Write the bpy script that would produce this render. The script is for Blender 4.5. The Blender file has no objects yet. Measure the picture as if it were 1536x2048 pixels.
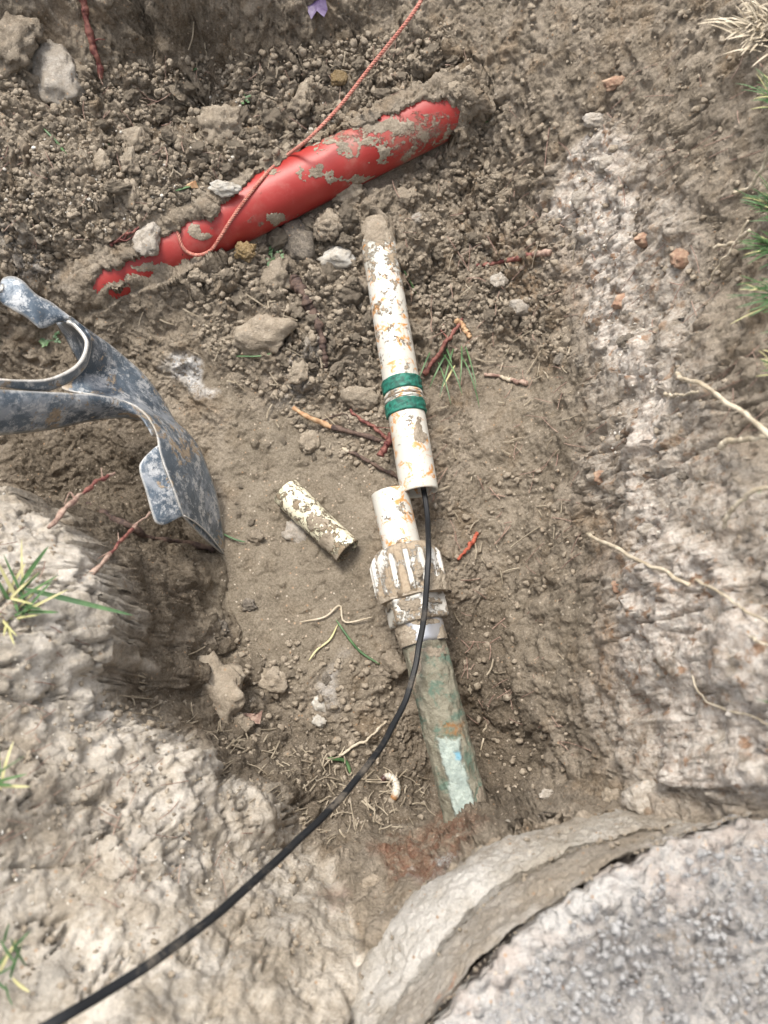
import bpy, bmesh, math, random
import numpy as np
from mathutils import Vector
S = bpy.context.scene
COL = S.collection
# ------------------------------------------------------------------ camera, sky, light
TILT = math.radians(18); FT = .662; CAMP = np.array([0, -.25, 1.0])
FW = np.array([0, math.sin(TILT), -math.cos(TILT)]); UP = np.array([0, math.cos(TILT), math.sin(TILT)])
cd = bpy.data.cameras.new('camera'); cam = bpy.data.objects.new('camera', cd); COL.objects.link(cam)
cam.location = CAMP; cam.rotation_euler = (TILT, 0, 0)
cd.sensor_fit = 'VERTICAL'; cd.sensor_height = 36; cd.sensor_width = 27; cd.lens = 18/FT
cd.clip_start = .02; cd.clip_end = 500
cd.dof.use_dof = True; cd.dof.focus_distance = 1.0; cd.dof.aperture_fstop = 6.0
S.camera = cam
w = bpy.data.worlds.new('World'); S.world = w; w.use_nodes = True
SUN_EL = math.radians(66); SUN_AZ = math.radians(-28)     # azimuth from +y towards +x
nt = w.node_tree; bg = nt.nodes['Background']; sk = nt.nodes.new('ShaderNodeTexSky')
sk.sky_type = 'NISHITA'; sk.sun_disc = False; sk.sun_elevation = SUN_EL; sk.sun_rotation = SUN_AZ
sk.air_density = 1.0; sk.dust_density = 4.0; sk.ozone_density = 1.0
hs = nt.nodes.new('ShaderNodeHueSaturation'); hs.inputs['Saturation'].default_value = .22; nt.links.new(sk.outputs[0], hs.inputs['Color']); nt.links.new(hs.outputs[0], bg.inputs[0]); bg.inputs[1].default_value = .14
sl = bpy.data.lights.new('sun', 'SUN'); sl.energy = 1.5; sl.angle = math.radians(15); sl.color = (1, .92, .80)
so = bpy.data.objects.new('sun', sl); COL.objects.link(so); so.location = (-2, 1, 3)
sd = Vector((math.sin(SUN_AZ)*math.cos(SUN_EL), math.cos(SUN_AZ)*math.cos(SUN_EL), math.sin(SUN_EL)))
so.rotation_euler = sd.to_track_quat('Z', 'Y').to_euler()
vs = S.view_settings; vs.view_transform = 'Standard'; vs.look = 'None'; vs.gamma = 1; vs.exposure = 1.17

RNG = np.random.default_rng(7); random.seed(7)
# ------------------------------------------------------------------ projection helpers
def W(px, py, z):
    px, py, z = np.broadcast_arrays(np.asarray(px, float), np.asarray(py, float), np.asarray(z, float))
    u = (px-768)/1024*FT; v = (1024-py)/1024*FT
    d = np.stack([u, v*UP[1]+FW[1], v*UP[2]+FW[2]], -1)
    return CAMP + d*((z-CAMP[2])/d[..., 2])[..., None]
def proj(P):
    q = np.asarray(P)-CAMP; dep = np.maximum(q@FW, 1e-3)
    return 768+q[..., 0]/dep/FT*1024, 1024-(q@UP)/dep/FT*1024, dep
def pxr(r, P):      # size in photo pixels -> metres at point P
    return r*FT/1024*float((np.asarray(P)-CAMP)@FW)
def sm(a, b, x):
    t = np.clip((x-a)/(b-a), 0, 1); return t*t*(3-2*t)
# ------------------------------------------------------------------ noise
def _h2(i, j, s):
    n = (i.astype(np.int64)*374761393 + j.astype(np.int64)*668265263 + s*1274126177) & 0xffffffff
    n = ((n ^ (n >> 13))*1274126177) & 0xffffffff
    n = ((n ^ (n >> 15))*2246822519) & 0xffffffff
    return ((n ^ (n >> 16)) & 0xffffff)/16777215.
def vn2(x, y, s=0):
    i = np.floor(x); j = np.floor(y); fx = x-i; fy = y-j
    fx = fx*fx*fx*(fx*(fx*6-15)+10); fy = fy*fy*fy*(fy*(fy*6-15)+10)
    a = _h2(i, j, s); b = _h2(i+1, j, s); c = _h2(i, j+1, s); d = _h2(i+1, j+1, s)
    return (a+(b-a)*fx+(c-a)*fy+(a-b-c+d)*fx*fy)*2-1
def fbm2(x, y, o=4, s=0, g=.5):
    r = 0; a = 1.
    for k in range(o):
        r = r+a*vn2(x, y, s+k*17); x, y = (x*1.6-y*1.2)+3.7, (x*1.2+y*1.6)+1.3; a *= g
    return r
def worley(x, y, s=0):       # returns F1, F2, id of the nearest
    i = np.floor(x); j = np.floor(y)
    f1 = np.full(x.shape, 9.); f2 = np.full(x.shape, 9.); idn = np.zeros(x.shape)
    for di in (-1, 0, 1):
        for dj in (-1, 0, 1):
            ci = i+di; cj = j+dj
            dx = ci+_h2(ci, cj, s)-x; dy = cj+_h2(ci, cj, s+1)-y
            d = np.sqrt(dx*dx+dy*dy); c = d < f1
            f2 = np.where(c, f1, np.minimum(f2, d)); idn = np.where(c, _h2(ci, cj, s+2), idn); f1 = np.where(c, d, f1)
    return f1, f2, idn
def vn3(P, s=0):
    i = np.floor(P); f = P-i; f = f*f*(3-2*f); o = 0
    for a in (0, 1):
        for b in (0, 1):
            for c in (0, 1):
                h = _h2(i[:, 0]+a+57*(i[:, 2]+c), i[:, 1]+b+113*(i[:, 2]+c), s)
                o = o+h*(f[:, 0] if a else 1-f[:, 0])*(f[:, 1] if b else 1-f[:, 1])*(f[:, 2] if c else 1-f[:, 2])
    return o*2-1
def fbm3(P, o=4, s=0, g=.5):
    r = 0; a = 1.
    for k in range(o): r = r+a*vn3(P*2**k+k*5.3, s+k*31); a *= g
    return r
def inpoly(px, py, poly):
    r = np.zeros(px.shape, bool); n = len(poly)
    for k in range(n):
        x0, y0 = poly[k]; x1, y1 = poly[(k+1) % n]
        if y0 == y1: continue
        r ^= ((y0 > py) != (y1 > py)) & (px < (x1-x0)*(py-y0)/(y1-y0)+x0)
    return r
def segdist(px, py, pts, closed=False):
    d = np.full(px.shape, 1e9); n = len(pts)
    for k in range(n if closed else n-1):
        x0, y0 = pts[k]; x1, y1 = pts[(k+1) % n]
        dx, dy = x1-x0, y1-y0; t = np.clip(((px-x0)*dx+(py-y0)*dy)/(dx*dx+dy*dy+1e-12), 0, 1)
        d = np.minimum(d, np.hypot(px-x0-t*dx, py-y0-t*dy))
    return d
def pmask(px, py, poly, soft):        # 1 inside, soft edge
    d = segdist(px, py, poly, True); return sm(-soft, soft, np.where(inpoly(px, py, poly), d, -d))
# ------------------------------------------------------------------ object helpers
def tag(o, label=None, cat=None, group=None, kind=None):
    if label: o['label'] = label
    if cat: o['category'] = cat
    if group: o['group'] = group
    if kind: o['kind'] = kind
    return o
def mesh(name, V, F, mat, parent=None, smooth=True, attrs=None):
    me = bpy.data.meshes.new(name); V = np.asarray(V, np.float32)
    if isinstance(F, np.ndarray):
        k = F.shape[1]; me.vertices.add(len(V)); me.vertices.foreach_set('co', V.ravel())
        me.loops.add(F.size); me.loops.foreach_set('vertex_index', F.astype(np.int32).ravel())
        me.polygons.add(len(F)); me.polygons.foreach_set('loop_start', np.arange(0, F.size, k, dtype=np.int32))
        me.update(calc_edges=True)
    else:
        me.from_pydata([tuple(map(float, v)) for v in V], [], [tuple(int(i) for i in f) for f in F])
    me.polygons.foreach_set('use_smooth', np.full(len(me.polygons), smooth)); me.update()
    for k, v in (attrs or {}).items():
        a = me.attributes.new(k, 'FLOAT', 'POINT'); a.data.foreach_set('value', np.asarray(v, np.float32))
    if mat: me.materials.append(mat)
    o = bpy.data.objects.new(name, me); COL.objects.link(o)
    if parent: o.parent = parent; o.matrix_parent_inverse.identity(); o.location = -Vector(parent.location)
    return o
def empty(name, loc):
    o = bpy.data.objects.new(name, None); COL.objects.link(o); o.location = tuple(map(float, loc)); o.empty_display_size = .02; return o
def spline(P, n):
    P = np.asarray(P, float); m = len(P)
    if m < 3: t = np.linspace(0, 1, n)[:, None]; return P[0]*(1-t)+P[-1]*t
    Q = np.vstack([2*P[0]-P[1], P, 2*P[-1]-P[-2]])
    L = np.r_[0, np.cumsum(np.linalg.norm(np.diff(P, axis=0)[:, :3], axis=1))]; s = np.linspace(0, L[-1], n)
    k = np.clip(np.searchsorted(L, s, 'right')-1, 0, m-2); t = ((s-L[k])/(L[k+1]-L[k]+1e-12))[:, None]
    a, b, c, d = Q[k], Q[k+1], Q[k+2], Q[k+3]
    return .5*(2*b+(c-a)*t+(2*a-5*b+4*c-d)*t*t+(3*b-a-3*c+d)*t**3)
def frames(P):
    T = np.gradient(P, axis=0); T /= np.linalg.norm(T, axis=1)[:, None]+1e-12
    n = np.cross(T[0], [0, 0, 1.]);
    if np.linalg.norm(n) < 1e-3: n = np.cross(T[0], [0, 1., 0])
    n /= np.linalg.norm(n); N = [n]
    for k in range(1, len(P)):
        n = n-T[k]*n.dot(T[k]); n /= np.linalg.norm(n); N.append(n)
    N = np.array(N); return T, N, np.cross(T, N)
def sweep(P, R, nt=16, cap=True, shape=None):
    """tube through P with radii R; shape(s, th)-> multiplier; returns V, F, s, th"""
    P = np.asarray(P, float); n = len(P); R = np.broadcast_to(np.asarray(R, float), (n,))
    T, N, B = frames(P); th = np.arange(nt)*2*np.pi/nt
    TH, SS = np.meshgrid(th, np.arange(n)/(n-1)); m = shape(SS, TH) if shape else np.ones(TH.shape)
    r = (R[:, None]*m)[..., None]
    V = P[:, None]+r*(np.cos(TH)[..., None]*N[:, None]+np.sin(TH)[..., None]*B[:, None])
    V = V.reshape(-1, 3); i = np.arange(n-1)[:, None]*nt; j = np.arange(nt)[None]; j2 = (j+1) % nt
    F = np.stack([i+j, i+nt+j, i+nt+j2, i+j2], -1).reshape(-1, 4)
    if cap:
        V = np.vstack([V, P[:1], P[-1:]]); a = len(V)-2; jj = np.arange(nt); k = (jj+1) % nt
        c0 = np.stack([np.full(nt, a), jj, k, k], -1)  # degenerate quads avoided below
        F = [tuple(f) for f in F]+[(a, j0, k0) for j0, k0 in zip(jj, k)]+[(a+1, (n-1)*nt+k0, (n-1)*nt+j0) for j0, k0 in zip(jj, k)]
    return V, F
def join(parts):
    V = []; F = []; o = 0
    for v, f in parts:
        V.append(v); F += [tuple(int(i)+o for i in q) for q in f]; o += len(v)
    return np.vstack(V), F
# ------------------------------------------------------------------ terrain
CP = np.array([  # photo x, y, height
(450,850,.01),(600,900,0),(500,1100,0),(350,1150,-.01),(650,1250,0),(500,1300,0),(300,1350,-.01),(450,1500,-.02),(650,1500,-.02),
(780,1580,-.03),(700,1350,0),(900,1100,.0),(900,850,.02),(950,1350,-.015),(980,1550,-.03),(150,1000,-.02),(50,880,.01),(250,1000,-.02),(-150,880,.0),(-300,700,.05),
(100,660,.06),(300,640,.06),(300,730,.03),(500,670,.05),(600,780,.015),(700,850,.01),(0,720,.05),(650,700,.04),(640,600,.06),(830,600,.05),
(200,620,.08),(400,570,.08),(560,460,.085),(680,420,.10),(730,440,.10),(760,445,.094),(800,360,.10),(920,290,.12),(300,430,.155),(500,330,.15),(700,215,.15),(860,150,.17),(960,230,.15),(100,450,.165),
(100,250,.175),(50,100,.22),(200,330,.17),(420,250,.15),(420,165,.125),(320,110,.135),(250,20,.21),(450,-10,.245),(420,80,.185),(600,60,.20),(750,60,.19),(600,150,.155),
(0,-80,.30),(768,-180,.27),(300,-150,.32),(-300,-100,.35),(-300,300,.25),(-300,500,.2),(0,560,.13),
(950,400,.09),(870,450,.09),(1000,600,.065),(1100,700,.08),(1000,900,.035),(1100,1000,.07),(1050,1250,.0),(1150,1450,.115),(1090,1560,.04),(1180,1200,.16),
(1250,1000,.23),(1250,800,.22),(1140,600,.12),(1150,450,.17),(1170,330,.2),(1100,200,.22),(1000,100,.21),(1300,500,.27),(1300,200,.30),(1400,600,.33),(1450,400,.37),
(1480,200,.41),(1536,700,.44),(1420,900,.37),(1536,1000,.44),(1400,1200,.35),(1520,1350,.43),(1350,1400,.3),(1250,1550,.22),(1400,1570,.32),(1536,1550,.42),(1200,0,.30),
(1450,30,.40),(1650,300,.46),(1700,1000,.46),(1700,1600,.46),
(640,1640,.02),(700,1700,.07),(820,1680,.07),(760,1770,.19),(640,1760,.14),(920,1665,.04),(860,1640,.01),(1000,1640,.04),(1110,1650,.19),(900,1740,.21),(700,1850,.26),(640,1950,.31),(740,1900,.27),(1000,1690,.21),(1200,1640,.25)])
LB = np.array([(0,950,.33),(100,1050,.33),(190,1190,.32),(205,1290,.31),(220,1400,.29),(100,1250,.345),(20,1400,.37),(100,1600,.36),(300,1490,.265),(400,1570,.235),(250,1600,.30),(300,1800,.33),(530,1640,.165),
(600,1710,.12),(500,1750,.22),(430,1680,.22),(350,1700,.29),(640,1830,.22),(100,1900,.40),(450,1950,.35),(650,2000,.32),(-200,1100,.42),(-250,1700,.46),(200,2200,.46),(760,2100,.36),(550,1860,.28),(0,1000,.345)])
RIM = [(-400,930,.36),(-150,925,.35),(0,938,.33),(40,952,.33),(75,1010,.33),(120,1040,.33),(165,1120,.325),(190,1190,.32),(185,1240,.315),(208,1290,.31),(200,1340,.30),(222,1400,.28),(262,1440,.27),(310,1480,.245),(350,1500,.235),(400,1550,.22),(425,1590,.21),(480,1590,.18),(540,1615,.15),(580,1650,.13),(600,1700,.12),(620,1740,.13),(680,1790,.17),(710,1900,.24),(760,2100,.36),(700,2600,.40),(-900,2600,.40),(-900,930,.40)]
XS = np.concatenate([-np.geomspace(25, .78, 34), np.linspace(-.76, .72, 860), np.geomspace(.74, 25, 34)])
YS = np.concatenate([-np.geomspace(25, .68, 30), np.linspace(-.66, 1.1, 1020), np.geomspace(1.12, 25, 34)])
def tps(P, z, Q, lam):
    def K(a, b):
        r2 = ((a[:, None]-b[None])**2).sum(-1); return .5*r2*np.log(r2+1e-9)
    n = len(P); A = np.zeros((n+3, n+3)); A[:n, :n] = K(P, P)+lam*np.eye(n); A[:n, n] = 1; A[:n, n+1:] = P; A[n:, :n] = A[:n, n:].T
    s = np.linalg.solve(A, np.r_[z, 0, 0, 0]); return K(Q, P)@s[:n]+s[n]+Q@s[n+1:]
def layer(C, lam=2e-4):
    P = W(C[:, 0], C[:, 1], C[:, 2])
    a = np.linspace(0, 2*np.pi, 28, endpoint=False); ring = np.stack([1.05*np.cos(a), .25+1.25*np.sin(a)], -1)
    A = np.vstack([P[:, :2], ring]); z = np.r_[C[:, 2], np.full(len(ring), .46)]
    gx = np.linspace(-1.1, 1.1, 200); gy = np.linspace(-1.05, 1.55, 230); GX, GY = np.meshgrid(gx, gy)
    G = tps(A, z, np.stack([GX.ravel(), GY.ravel()], -1), lam).reshape(GX.shape)
    xi = np.clip((XS-gx[0])/(gx[1]-gx[0]), 0, 198.999); yi = np.clip((YS-gy[0])/(gy[1]-gy[0]), 0, 228.999)
    i = xi.astype(int); j = yi.astype(int); fx = (xi-i)[None]; fy = (yi-j)[:, None]
    return (G[np.ix_(j, i)]*(1-fx)+G[np.ix_(j, i+1)]*fx)*(1-fy)+(G[np.ix_(j+1, i)]*(1-fx)+G[np.ix_(j+1, i+1)]*fx)*fy
GX, GY = np.meshgrid(XS, YS)
warpx = .012*fbm2(GX*14, GY*14, 4, 5); warpy = .012*fbm2(GX*14, GY*14, 4, 55)
HA = layer(CP); HB = layer(LB)
rw = W(np.array(RIM)[:, 0], np.array(RIM)[:, 1], np.array(RIM)[:, 2])
rim2 = [(p[0], p[1]) for p in rw]
rx, ry = GX+.012*fbm2(GX*14, GY*14, 3, 5, .4), GY+.012*fbm2(GX*14, GY*14, 3, 55, .4)
dr = segdist(rx, ry, rim2, True); dr = np.where(inpoly(rx, ry, rim2), dr, -dr)
# pit wall under the left bank is steep; it grows gentle where the bank is low
q_ = np.clip(-dr/.085, 0, 1); mB = np.where(dr > 0, 1, 1-q_**.55*(1.0-.0*q_)); mB = np.where(q_ >= 1, 0, mB)
HB = HB-.02*np.exp(-np.clip(dr, 0, 1)/.012)
H = HA*(1-mB)+np.maximum(HB, HA*0-.03)*mB
far = sm(.85, 1.15, np.hypot(GX, (GY-.2)/1.15)); H = H*(1-far)+(.46+.01*fbm2(GX*3, GY*3, 3, 9))*far
# ---- stepped concrete collar: three circles seen in the photo
def circ(pts, z):
    P = W(np.array(pts)[:, 0], np.array(pts)[:, 1], z); A = np.c_[2*P[:, :2], np.ones(len(P))]; b = (P[:, :2]**2).sum(1)
    s = np.linalg.lstsq(A, b, rcond=None)[0]; return np.array([s[0], s[1], z, math.sqrt(s[2]+s[0]**2+s[1]**2)])
KLIP = circ([(711,1951),(783,1860),(844,1799),(905,1750),(978,1707),(1087,1658),(1185,1637)], .285)
KGRV = circ([(777,2042),(844,1957),(905,1878),(966,1817),(1057,1750),(1148,1701),(1270,1665)], .335)
KCRK = circ([(862,2042),(960,1927),(1027,1866),(1130,1792),(1197,1744),(1331,1677),(1417,1646),(1536,1622)], .395)
for K_, zz in ((KLIP, .25), (KCRK, .31)):
    dd = np.hypot(GX-K_[0], GY-K_[1])-K_[3]; mm = sm(0, -.03, dd); H = np.where(H > zz, H*(1-mm)+zz*mm, H)
dd = np.hypot(GX-KLIP[0], GY-KLIP[1])-KLIP[3]; tal = .268-np.clip(dd-.003, 0, 1)*(11-7*sm(.04, -.06, GX))+.004*fbm2(GX*22, GY*22, 3, 19); H = np.where(dd > -.004, np.maximum(H, np.minimum(tal, .268)), H)
# ---- red pipe: soil covers part of it
RA = W(170, 583, .088); RB = W(905, 213, .150); RR = .0378
ax = (RB-RA)[:2]; AL = np.linalg.norm(ax); ax /= AL; nx = np.array([-ax[1], ax[0]])
ps = ((GX-RA[0])*ax[0]+(GY-RA[1])*ax[1])/AL; pd = ((GX-RA[0])*nx[0]+(GY-RA[1])*nx[1])/RR
rag = .10*fbm2(GX*38, GY*38, 3, 77)
pa = RA[2]+(RB[2]-RA[2])*ps
dc = np.interp(ps, [0, .03, .08, .18, .27, .35, .41, .585, .75, .83, .905, .99], [-.6, -.5, -.42, -.4, -.15, .0, .25, .65, .4, .3, .0, -.6])+rag
dl0 = np.interp(ps, [0, .03, .10, .20, .27, .38, .93, 1.0], [-.6, -.8, -.85, -.88, -1.0, -1.3, -1.3, -.8]); dl = dl0+rag*.6
srf = pa+RR*np.sqrt(np.clip(1-pd**2, 0, 1))
near = sm(-.06, 0, ps)*(1-sm(1.0, 1.06, ps))*sm(1.5, 1.15, np.abs(pd))
cov = (pd > dc) | (pd < dl) | (ps > .985+rag*.08) | (ps < .02+rag*.05)
Hc = np.where(pd < 0, np.maximum(np.minimum(H, srf+.010), srf+.004), np.maximum(H, srf+.006))
Hu = np.minimum(H, pa-.012)
cwl = sm(-1.15, -.92, dl0)*sm(-.10, -.02, ps)*(1-sm(1.02, 1.12, ps)); slp = pa+.003-(np.abs(pd)-1)*RR*1.1+.004*fbm2(GX*50, GY*50, 3, 23)
H = np.where((pd < -.95) | (ps > 1) | (ps < 0), H*(1-cwl)+cwl*np.maximum(H, np.where(np.abs(pd) < 1, srf+.004, slp)), H)
H = H*(1-near)+near*np.where(cov & (np.abs(pd) < 1.15), Hc, np.where(np.abs(pd) < 1.02, Hu, H))
# ---- zones (photo pixel positions of every vertex)
PXX, PYY, _ = proj(np.stack([GX, GY, H], -1))
PXX = PXX+26*fbm2(GX*22, GY*22, 3, 91); PYY = PYY+26*fbm2(GX*22+9, GY*22, 3, 95)
Z = lambda poly, soft: pmask(PXX, PYY, poly, soft)
z_smooth = np.maximum(Z([(470,800),(620,830),(760,960),(760,1100),(740,1250),(720,1400),(620,1330),(560,1380),(470,1290),(380,1240),(420,1130),(450,1000),(420,880)], 60), .9*Z([(400,700),(450,700),(480,800),(420,820)], 20))
z_slick = np.maximum(Z([(1000,700),(1150,760),(1170,900),(1120,1060),(1190,1200),(1190,1330),(1100,1400),(980,1250),(940,1050),(960,800)], 50), Z([(190,600),(330,600),(560,560),(480,690),(300,640),(120,650)], 30)*.6)
z_pale = Z([(1160,280),(1240,270),(1250,350),(1290,500),(1290,640),(1330,760),(1350,900),(1290,930),(1440,1080),(1540,1180),(1700,1300),(1700,1560),(1330,1590),(1330,1450),(1240,1300),(1260,1150),(1290,1050),(1250,900),(1240,760),(1180,620),(1150,480),(1100,400),(1130,330)], 26)
z_pale = np.maximum(z_pale, .55*Z([(1110,380),(1200,260),(1330,330),(1400,640),(1440,860),(1700,1100),(1700,1620),(1290,1620),(1180,1350),(1230,1100),(1190,900),(1190,700),(1120,520)], 60))
right = 1-sm(1120, 1230, 2350-PXX)*1; right = sm(1090, 1200, PXX)*(1-z_pale*0)
bank = sm(-.009, .001, dr+.004*fbm2(GX*70, GY*70, 3, 66))
z_bank = bank
z_orng = np.maximum.reduce([Z([(1200,1220),(1260,1240),(1260,1380),(1200,1330)], 25)*.8, Z([(1130,500),(1170,520),(1200,640),(1140,640)], 22)*.55, Z([(1160,1030),(1330,1080),(1260,1160),(1180,1130)], 25)*.4, Z([(980,470),(1100,480),(1120,620),(1060,660),(990,560)], 25)*.4])
z_rust = np.maximum.reduce([Z([(760,1700),(880,1620),(960,1640),(1000,1650),(900,1720),(790,1770)], 14), .9*Z([(640,1790),(700,1800),(690,1850),(650,1840)], 10)*.5])
z_white = np.maximum.reduce([Z([(350,730),(420,730),(420,770),(380,785),(350,760)], 14), Z([(820,1720),(930,1680),(900,1720),(830,1750)], 5), .5*Z([(20,440),(120,560),(40,560),(0,450)], 40), .4*Z([(640,1330),(700,1330),(690,1420),(650,1400)], 20), .35*Z([(560,700),(640,690),(640,800),(560,800)], 25)])
z_straw = Z([(210,1330),(400,1300),(520,1400),(760,1480),(860,1600),(700,1720),(560,1640),(420,1580),(300,1480),(230,1420)], 30)
z_hollow_shade = Z([(230,30),(420,20),(720,40),(740,110),(520,160),(330,150),(230,100)], 30)  # shade of the top hollow, painted in as darker soil
z_moist_shade = np.maximum.reduce([z_hollow_shade*.75, Z([(0,860),(300,850),(450,1120),(380,1250),(230,1300),(100,1040),(0,930)], 30), z_straw*.8, Z([(860,1250),(1000,1200),(1090,1450),(1080,1640),(960,1640),(900,1400)], 30), Z([(380,1300),(500,1300),(560,1500),(420,1500)], 30), Z([(560,420),(740,420),(740,700),(640,740),(560,600)], 30)*.35])  # damp soil, plus shade of pit, shovel and hollow put into the colour
z_top = Z([(230,30),(420,20),(780,20),(760,120),(520,170),(330,150),(230,100)], 30)
fine = 1-sm(.75, 1.1, np.hypot(GX, GY-.2))
# ---- relief
sx = .8*GX-.6*GY+.5*H+.010*fbm2(GX*24, GY*24, 4, 3)+.0022*fbm2(GX*150, GY*150, 2, 13); sy = .6*GX+.8*GY+.3*H+.010*fbm2(GX*24+5, GY*24, 4, 4)
def clods(cell, s, sharp=.6, dens=.75):
    f1, f2, i = worley(sx/cell+s*.37, sy/cell+s*.71, s)
    rad = .35+.45*((i*7.3) % 1); on = ((i*13.7) % 1) < dens
    return np.where(on, np.minimum(np.clip(rad*rad-f1*f1, 0, 1)**.6, .55*rad+.25*np.clip(f2-f1, 0, 1)), 0)*(1+.35*fbm2(sx/cell*2.3, sy/cell*2.3, 2, s+5))*cell*sharp*2*np.where(on, .6+.8*((i*3.1) % 1), 0)
smoothing = np.clip(z_smooth+z_slick*.65, 0, 1)
rub = (1-smoothing)*(1-.9*z_bank)*(1-.75*right)*(1-.35*z_straw)
upper = Z([(-100,100),(250,150),(560,130),(900,60),(1100,250),(1120,700),(1090,760),(950,620),(880,720),(640,800),(470,690),(350,560),(-100,560)], 40)
rough = .40+.75*upper
calm = np.maximum(z_bank, right)
D = .010*fbm2(GX*9, GY*9, 4, 11, .4)*(1-.6*z_smooth)+.0035*fbm2(GX*45, GY*45, 4, 21)*(1-.75*z_smooth)*(1-.45*calm)*(1-.5*z_bank)
D += calm*(1-.5*z_bank)*(.0011*(1-2*np.abs(fbm2(sx*95, sy*95, 3, 24)))+.0011*fbm2(sx*230, sy*230, 2, 26)-.009*sm(.92, .99, 1-np.abs(fbm2(GX*11+3, GY*11, 5, 28, .6)))*sm(.1, .4, fbm2(GX*7, GY*7, 2, 29)))
D += rub*rough*(.40*clods(.042, 31, .55, .5)+.6*clods(.022, 32, .6, .7)+.65*clods(.012, 33, .6, .8))
D += (1-.8*z_smooth)*.7*clods(.0062, 34, .7, .8)*(.6+.4*rough)*(1-.85*z_bank)
wr = 1-np.abs(fbm2(sx*24+2*vn2(GX*17, GY*17, 8), sy*24, 4, 41)); D -= (1-smoothing)*.012*np.clip(wr-.93, 0, .07)/.07*(.4+.6*upper+.5*z_bank)
# eroded streaks down the steep walls
st = fbm2(GX*90+GY*20, GY*22, 3, 47); D += .005*st*np.maximum.reduce([z_top, z_bank*.2, .25*right]) * (1-z_smooth)*.6
D += z_bank*(.009*fbm2(GX*13, GY*13, 3, 58, .4)+.0012*fbm2(GX*160, GY*160, 2, 36))
D += z_pale*(.006+.004*fbm2(GX*24, GY*24, 3, 51)+.5*clods(.026, 52, .5, .35)+.2*clods(.011, 53, .6, .5))
# footmarks, lumps and little pits in the smooth mud
D += z_smooth*(.0025*fbm2(GX*16, GY*16, 3, 61)+.5*clods(.016, 62, .45, .18)+.5*clods(.009, 63, .6, .2))
pipe_zone = near*(np.abs(pd) < 1.02)*(~cov)
D = D*(1-pipe_zone)
D = D*(1-.35*sm(-2.3, -1.5, pd)*sm(-.6, -1., pd)*sm(.2, .35, ps)*(1-sm(.98, 1.02, ps)))
D *= .15+.85*fine
D = np.where(near*(np.abs(pd) < 1.1)*cov > .5, D*.5, D)
gyy, gxx = np.gradient(H, YS, XS)
for _k in range(6):      # smoothed normals, so relief stands off the walls instead of being drawn out into spikes
    for A_ in (gyy, gxx):
        A_[1:-1, 1:-1] = (A_[1:-1, 1:-1]*2+A_[:-2, 1:-1]+A_[2:, 1:-1]+A_[1:-1, :-2]+A_[1:-1, 2:])/6
nz = 1/np.sqrt(1+gxx**2+gyy**2)
H2 = H+D*np.clip(1/nz, 1, 1.5); HV = H+D*nz
slope = np.clip(np.hypot(gxx, gyy), 0, 3)
nrm = np.hypot(gxx, gyy)+1e-6; push = .006*fbm3(np.stack([GX, GY, H], -1).reshape(-1, 3)*45, 4, 71, .6).reshape(GX.shape)*sm(.7, 1.8, slope)*fine
VX = GX+gxx/nrm*push-gxx*nz*D; VY = GY+gyy/nrm*push-gyy*nz*D
def hgt(x, y):
    x = np.asarray(x, float); y = np.asarray(y, float)
    i = np.clip(np.searchsorted(XS, x)-1, 0, len(XS)-2); j = np.clip(np.searchsorted(YS, y)-1, 0, len(YS)-2)
    fx = np.clip((x-XS[i])/(XS[i+1]-XS[i]), 0, 1); fy = np.clip((y-YS[j])/(YS[j+1]-YS[j]), 0, 1)
    return (H2[j, i]*(1-fx)+H2[j, i+1]*fx)*(1-fy)+(H2[j+1, i]*(1-fx)+H2[j+1, i+1]*fx)*fy
def G(px, py, lift=0.):     # where the photo's ray meets the soil
    px = np.atleast_1d(np.asarray(px, float)); py = np.atleast_1d(np.asarray(py, float))
    u = (px-768)/1024*FT; v = (1024-py)/1024*FT
    d = np.stack([u, v*UP[1]+FW[1], v*UP[2]+FW[2]], -1); t = np.full(len(px), .3); done = np.zeros(len(px), bool)
    for k in range(700):
        P = CAMP+d*t[:, None]; hit = P[:, 2] <= hgt(P[:, 0], P[:, 1])+lift; done |= hit
        if done.all(): break
        t = np.where(done, t, t+.003)
    return CAMP+d*(t-.0015)[:, None]
def g1(px, py, lift=0.): return G(px, py, lift)[0]
def drape(pts, n, lift=.003, sag=1):
    """a path over the soil through photo points; lifted so it lies on the lumps"""
    P = np.array([g1(p[0], p[1], (p[2] if len(p) > 2 else 0)) for p in pts]); Q = spline(P, n)
    return Q+np.array([0, 0, lift])

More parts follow.
